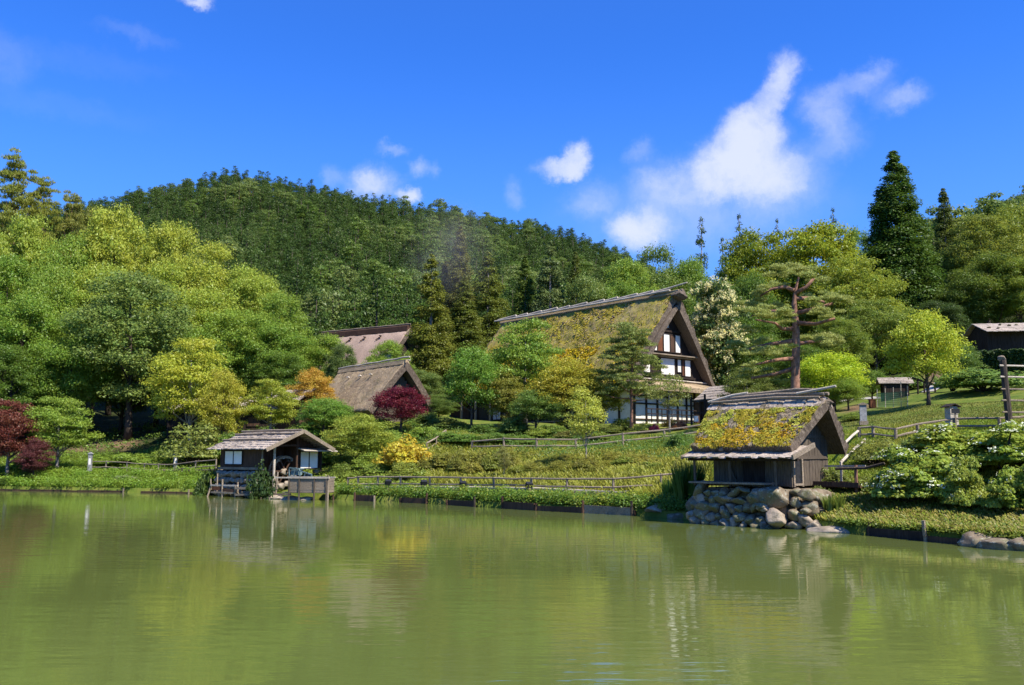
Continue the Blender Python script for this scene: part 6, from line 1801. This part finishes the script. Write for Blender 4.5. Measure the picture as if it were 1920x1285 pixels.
# ------------------------------------------------------------------ grass and low plants
def scatter_grass():
    rng = np.random.default_rng(9)
    def pts(n, pxr, tr, reject=None):
        t = rng.uniform(*tr, n)
        px = rng.uniform(*pxr, n)
        # place by shoreline distance along a column
        x = np.zeros(n); y = np.zeros(n) + 45.0
        for _ in range(14):
            x = (px - CX) / FPX * y; y = .5 * y + .5 * (ys(x) + t)
        x = (px - CX) / FPX * y; y = ys(x) + t
        return x, y
    def blades(name, x, y, hgt, w, col, kindname, jit=.35, mat='leaf'):
        n = len(x); z = height(x, y)
        b = np.stack([x, y, z - .03], 1)
        a = rng.uniform(0, 6.283, n); h = hgt * rng.uniform(.5, 1.4, n)
        lean = np.stack([np.cos(a), np.sin(a), 0 * a], 1) * (h * rng.uniform(0, jit * 2, n))[:, None]
        s = np.stack([-np.sin(a + .7), np.cos(a + .7), 0 * a], 1) * (w * rng.uniform(.6, 1.4, n))[:, None]
        up = np.stack([0 * h, 0 * h, h], 1)
        V = np.stack([b - s, b + s, b + lean + up + s * .25, b + lean * .8 + up - s * .25], 1)
        o = add_obj(name, quads_mesh(name, V, M[mat])); o.color = (*col, 1); o['kind'] = 'stuff'
        o['label'] = kindname; o['category'] = 'grass'
    wf = lambda x, y: in_woods(x, y) < .6
    def sel(x, y, f): k = f(x, y); return x[k], y[k]
    x, y = pts(210000, (560, 2250), (.3, 26)); x, y = sel(x, y, wf)
    patch = np.sin(x * .8 + 2 * np.sin(y * .3)) * np.sin(y * .7 + np.sin(x * .5))
    k = patch > 0
    blades('grass', x[k], y[k], .10, .024, (.205, .27, .022), 'short green grass on the bank slopes')
    blades('grass', x[~k], y[~k], .11, .024, (.28, .29, .035), 'short yellowish grass on the bank slopes')
    x, y = pts(90000, (1430, 2150), (.2, 9))
    blades('grass', x, y, .2, .011, (.27, .245, .06), 'dry tangled grass on the hydrangea bank', .6)
    x, y = pts(100000, (1430, 2150), (.05, 11))
    blades('grass', x, y, .2, .011, (.17, .225, .025), 'fresh grass on the hydrangea bank', .5)
    x, y = pts(80000, (-330, 410), (.1, 13)); x, y = sel(x, y, wf)
    blades('grass', x, y, .26, .032, (.17, .25, .025), 'bright grass on the left bank')
    x, y = pts(60000, (800, 1330), (3, 17))
    blades('grass', x, y, .24, .02, (.27, .275, .035), 'long grass on the slope above the boardwalk', .5)
    x, y = pts(60000, (1460, 2250), (16, 42)); x, y = sel(x, y, wf)
    blades('grass', x, y, .07, .03, (.17, .18, .03), 'lawn grass of the upper right slope')

    def weeds(name, x, y, k, spread, hgt, leaf, col, label):
        n = len(x); z = height(x, y)
        c = np.repeat(np.stack([x, y, z], 1), k, 0)
        hh = np.repeat(hgt * rng.uniform(.4, 1.2, n), k)
        d = sphere_dirs(n * k, rng, .6)
        Cn = c + d * np.array([spread, spread, 0]) * rng.random(n * k)[:, None] ** .5
        Cn[:, 2] += hh * rng.uniform(.15, 1, n * k)
        V = leaf_quads(Cn, d * .6 + np.array([0, -.1, .9]) + rng.normal(size=(n * k, 3)) * .5, leaf * rng.uniform(.6, 1.3, n * k), rng, .6)
        o = add_obj(name, quads_mesh(name, V, M['leaf'])); o.color = (*col, 1); o['kind'] = 'stuff'; o['label'] = label; o['category'] = 'weeds'
    x, y = pts(1150, (640, 1310), (-.08, 1.5)); weeds('weeds', x, y, 36, .34, .5, .095, (.12, .20, .025), 'leafy weeds along the boardwalk shore')
    x, y = pts(260, (640, 1310), (.05, 1.6)); weeds('weeds', x, y, 22, .3, .6, .12, (.23, .27, .03), 'yellowish weeds along the boardwalk shore')
    x, y = pts(1200, (-250, 400), (-.1, 4)); weeds('weeds', x, y, 46, .5, .55, .115, (.16, .25, .025), 'bright leafy weeds along the left bank')
    x, y = pts(700, (-250, 400), (4, 12)); weeds('weeds', x, y, 44, .5, .45, .115, (.17, .25, .03), 'bright ground cover behind the left railing')
    x, y = pts(450, (770, 1330), (13, 24)); weeds('weeds', x, y, 40, .5, .45, .11, (.10, .17, .03), 'lush ground cover below the farmhouse')
    x, y = pts(260, (1490, 1960), (.1, 5)); weeds('weeds', x, y, 18, .3, .25, .10, (.15, .2, .03), 'low weeds on the hydrangea bank')
    x, y = pts(260, (1560, 1960), (-.02, .35)); weeds('weeds', x, y, 16, .22, .16, .08, (.17, .22, .03), 'grass hanging over the right shore boards')
    x, y = pts(500, (100, 820), (10, 26)); weeds('weeds', x, y, 24, .6, .5, .2, (.11, .18, .03), 'ground cover at the edge of the left wood')
    x, y = pts(300, (560, 800), (2, 12)); weeds('weeds', x, y, 24, .4, .4, .15, (.19, .25, .035), 'light ground cover right of the mill')
scatter_grass()

# ------------------------------------------------------------------ wooded hill
def wood():
    rng = np.random.default_rng(21)
    pts = []
    cell = {}
    def ok(x, y, d):
        i, j = int(x // d), int(y // d)
        for a in (-1, 0, 1):
            for b in (-1, 0, 1):
                for (p, q) in cell.get((i + a, j + b), ()):
                    if (p - x) ** 2 + (q - y) ** 2 < d * d: return False
        cell.setdefault((i, j), []).append((x, y)); return True
    N = 26000
    Y = 128 + (430 - 128) * rng.random(N) ** .75
    px = rng.uniform(-260, 2080, N)
    X = (px - CX) / FPX * Y
    Z = height(X, Y)
    for x, y, z, p in zip(X, Y, Z, px):
        if 1230 < p < 1690 and y > 200: continue
        if p > 1690 and y > 262: continue
        if ok(x, y, 5.0): pts.append((x, y, z, p))
    # hidden trees are left out: keep what the camera can see over nearer ground
    pts.sort(key=lambda q: q[1])
    n_ind = 0; seeds = {0: [], 1: []}
    cnt = 0
    for (x, y, z, p) in pts:
        f = fbm(x * .018, y * .018, 3.3) + .5 * fbm(x * .06, y * .06, 1.1)
        ridge = max(0, (y - 300) / 120)
        con = f + .16 + .4 * ridge > rng.normal() * .3
        if p > 1690: con = rng.random() < .16
        i = int(rng.integers(0, 3)); s = rng.uniform(.8, 1.2) if con else rng.uniform(.75, 1.45)
        key = ('HC%d' if con else 'HB%d') % i
        if cnt < 290 and -40 < p < 1960:
            cnt += 1
            o = add_obj('conifer_tree' if con else 'broadleaf_tree', PROTO[key]['mesh'])
            o.location = (x, y, z - .1); o.rotation_euler = (0, 0, rng.uniform(0, 6.28)); q = s * (1.1 if con else 1); o.scale = (q, q, s * rng.uniform(.95, 1.3))
            if con: tag(o, 'dark conifer among many alike in the hill wood behind the village', 'tree', 'conifers of the hill wood')
            else: tag(o, 'leafy green tree among many alike in the hill wood behind the village', 'tree', 'leafy trees of the hill wood')
        else:
            seeds[0 if con else 1].append((x, y, z - .1, rng.uniform(0, 6.28), s, i))
    # the far wood: two masses of instanced trees
    for w, (nm, lab) in enumerate((('conifer_forest', 'dense dark conifer forest covering the rounded hill'), ('broadleaf_forest', 'paler leafy trees mixed through the hill forest'))):
        pr = seeds[w]
        col = bpy.data.collections.new(nm + '_sources')
        for i in range(3):
            col.objects.link(bpy.data.objects.new('tree_%d' % i, PROTO[('HC%d', 'HB%d')[w] % i]['mesh']))
        me = bpy.data.meshes.new(nm)
        me.from_pydata([q[:3] for q in pr], [], [])
        for an, tp, vals in (('rot', 'FLOAT', [q[3] for q in pr]), ('scl', 'FLOAT', [q[4] for q in pr]), ('idx', 'INT', [q[5] for q in pr])):
            a = me.attributes.new(an, tp, 'POINT'); a.data.foreach_set('value', vals)
        o = add_obj(nm, me); tag(o, lab, 'forest', None, 'stuff')
        ng = bpy.data.node_groups.new(nm, 'GeometryNodeTree')
        ng.interface.new_socket('Geometry', in_out='INPUT', socket_type='NodeSocketGeometry')
        ng.interface.new_socket('Geometry', in_out='OUTPUT', socket_type='NodeSocketGeometry')
        N_, L_ = ng.nodes, ng.links
        gi, go = N_.new('NodeGroupInput'), N_.new('NodeGroupOutput')
        ci = N_.new('GeometryNodeCollectionInfo'); ci.inputs['Collection'].default_value = col
        ci.inputs['Separate Children'].default_value = True; ci.inputs['Reset Children'].default_value = True
        iop = N_.new('GeometryNodeInstanceOnPoints'); iop.inputs['Pick Instance'].default_value = True
        def attr(n, t):
            a = N_.new('GeometryNodeInputNamedAttribute'); a.data_type = t; a.inputs['Name'].default_value = n
            return a.outputs['Attribute']
        L_.new(gi.outputs[0], iop.inputs['Points']); L_.new(ci.outputs[0], iop.inputs['Instance'])
        L_.new(attr('idx', 'INT'), iop.inputs['Instance Index'])
        cx = N_.new('ShaderNodeCombineXYZ'); L_.new(attr('rot', 'FLOAT'), cx.inputs[2]); L_.new(cx.outputs[0], iop.inputs['Rotation'])
        c2 = N_.new('ShaderNodeCombineXYZ'); sa = attr('scl', 'FLOAT')
        for k in range(3): L_.new(sa, c2.inputs[k])
        L_.new(c2.outputs[0], iop.inputs['Scale'])
        L_.new(iop.outputs[0], go.inputs[0])
        md = o.modifiers.new('trees', 'NODES'); md.node_group = ng
    print('wood', len(pts), cnt, len(seeds[0]), len(seeds[1]))
wood()

# ------------------------------------------------------------------ thin smoke drifting above the roofs
def smoke():
    import bmesh
    m, N, Lk = newmat('thin_smoke')
    out = N.new('ShaderNodeOutputMaterial'); v = N.new('ShaderNodeVolumePrincipled')
    v.inputs['Color'].default_value = (.55, .5, .48, 1)
    tc = N.new('ShaderNodeTexCoord')
    n = noise_node(N, Lk, tc.outputs['Object'], 1.6, 4, .6)
    ln = N.new('ShaderNodeVectorMath'); ln.operation = 'LENGTH'; Lk.new(tc.outputs['Object'], ln.inputs[0])
    fall = N.new('ShaderNodeMapRange'); fall.interpolation_type = 'SMOOTHSTEP'
    fall.inputs['From Min'].default_value = 1.0; fall.inputs['From Max'].default_value = .1; fall.inputs['To Max'].default_value = .07
    Lk.new(ln.outputs['Value'], fall.inputs['Value'])
    mr = N.new('ShaderNodeMapRange'); mr.inputs['From Min'].default_value = .35; mr.inputs['From Max'].default_value = .7
    Lk.new(n.outputs[0], mr.inputs['Value'])
    mu = N.new('ShaderNodeMath'); mu.operation = 'MULTIPLY'; Lk.new(fall.outputs[0], mu.inputs[0]); Lk.new(mr.outputs[0], mu.inputs[1])
    Lk.new(mu.outputs[0], v.inputs['Density']); Lk.new(v.outputs[0], out.inputs['Volume'])
    bm = bmesh.new(); bmesh.ops.create_icosphere(bm, subdivisions=3, radius=1)
    me = bpy.data.meshes.new('smoke'); bm.to_mesh(me); bm.free(); me.materials.append(m)
    o = add_obj('smoke', me); p = P(845, 470, 106); o.location = p; o.scale = (7.5, 5, 7.5); o.rotation_euler = (0, R(-18), 0)
    tag(o, 'faint grey smoke drifting before the dark cedars', 'smoke', None, 'stuff')
smoke()
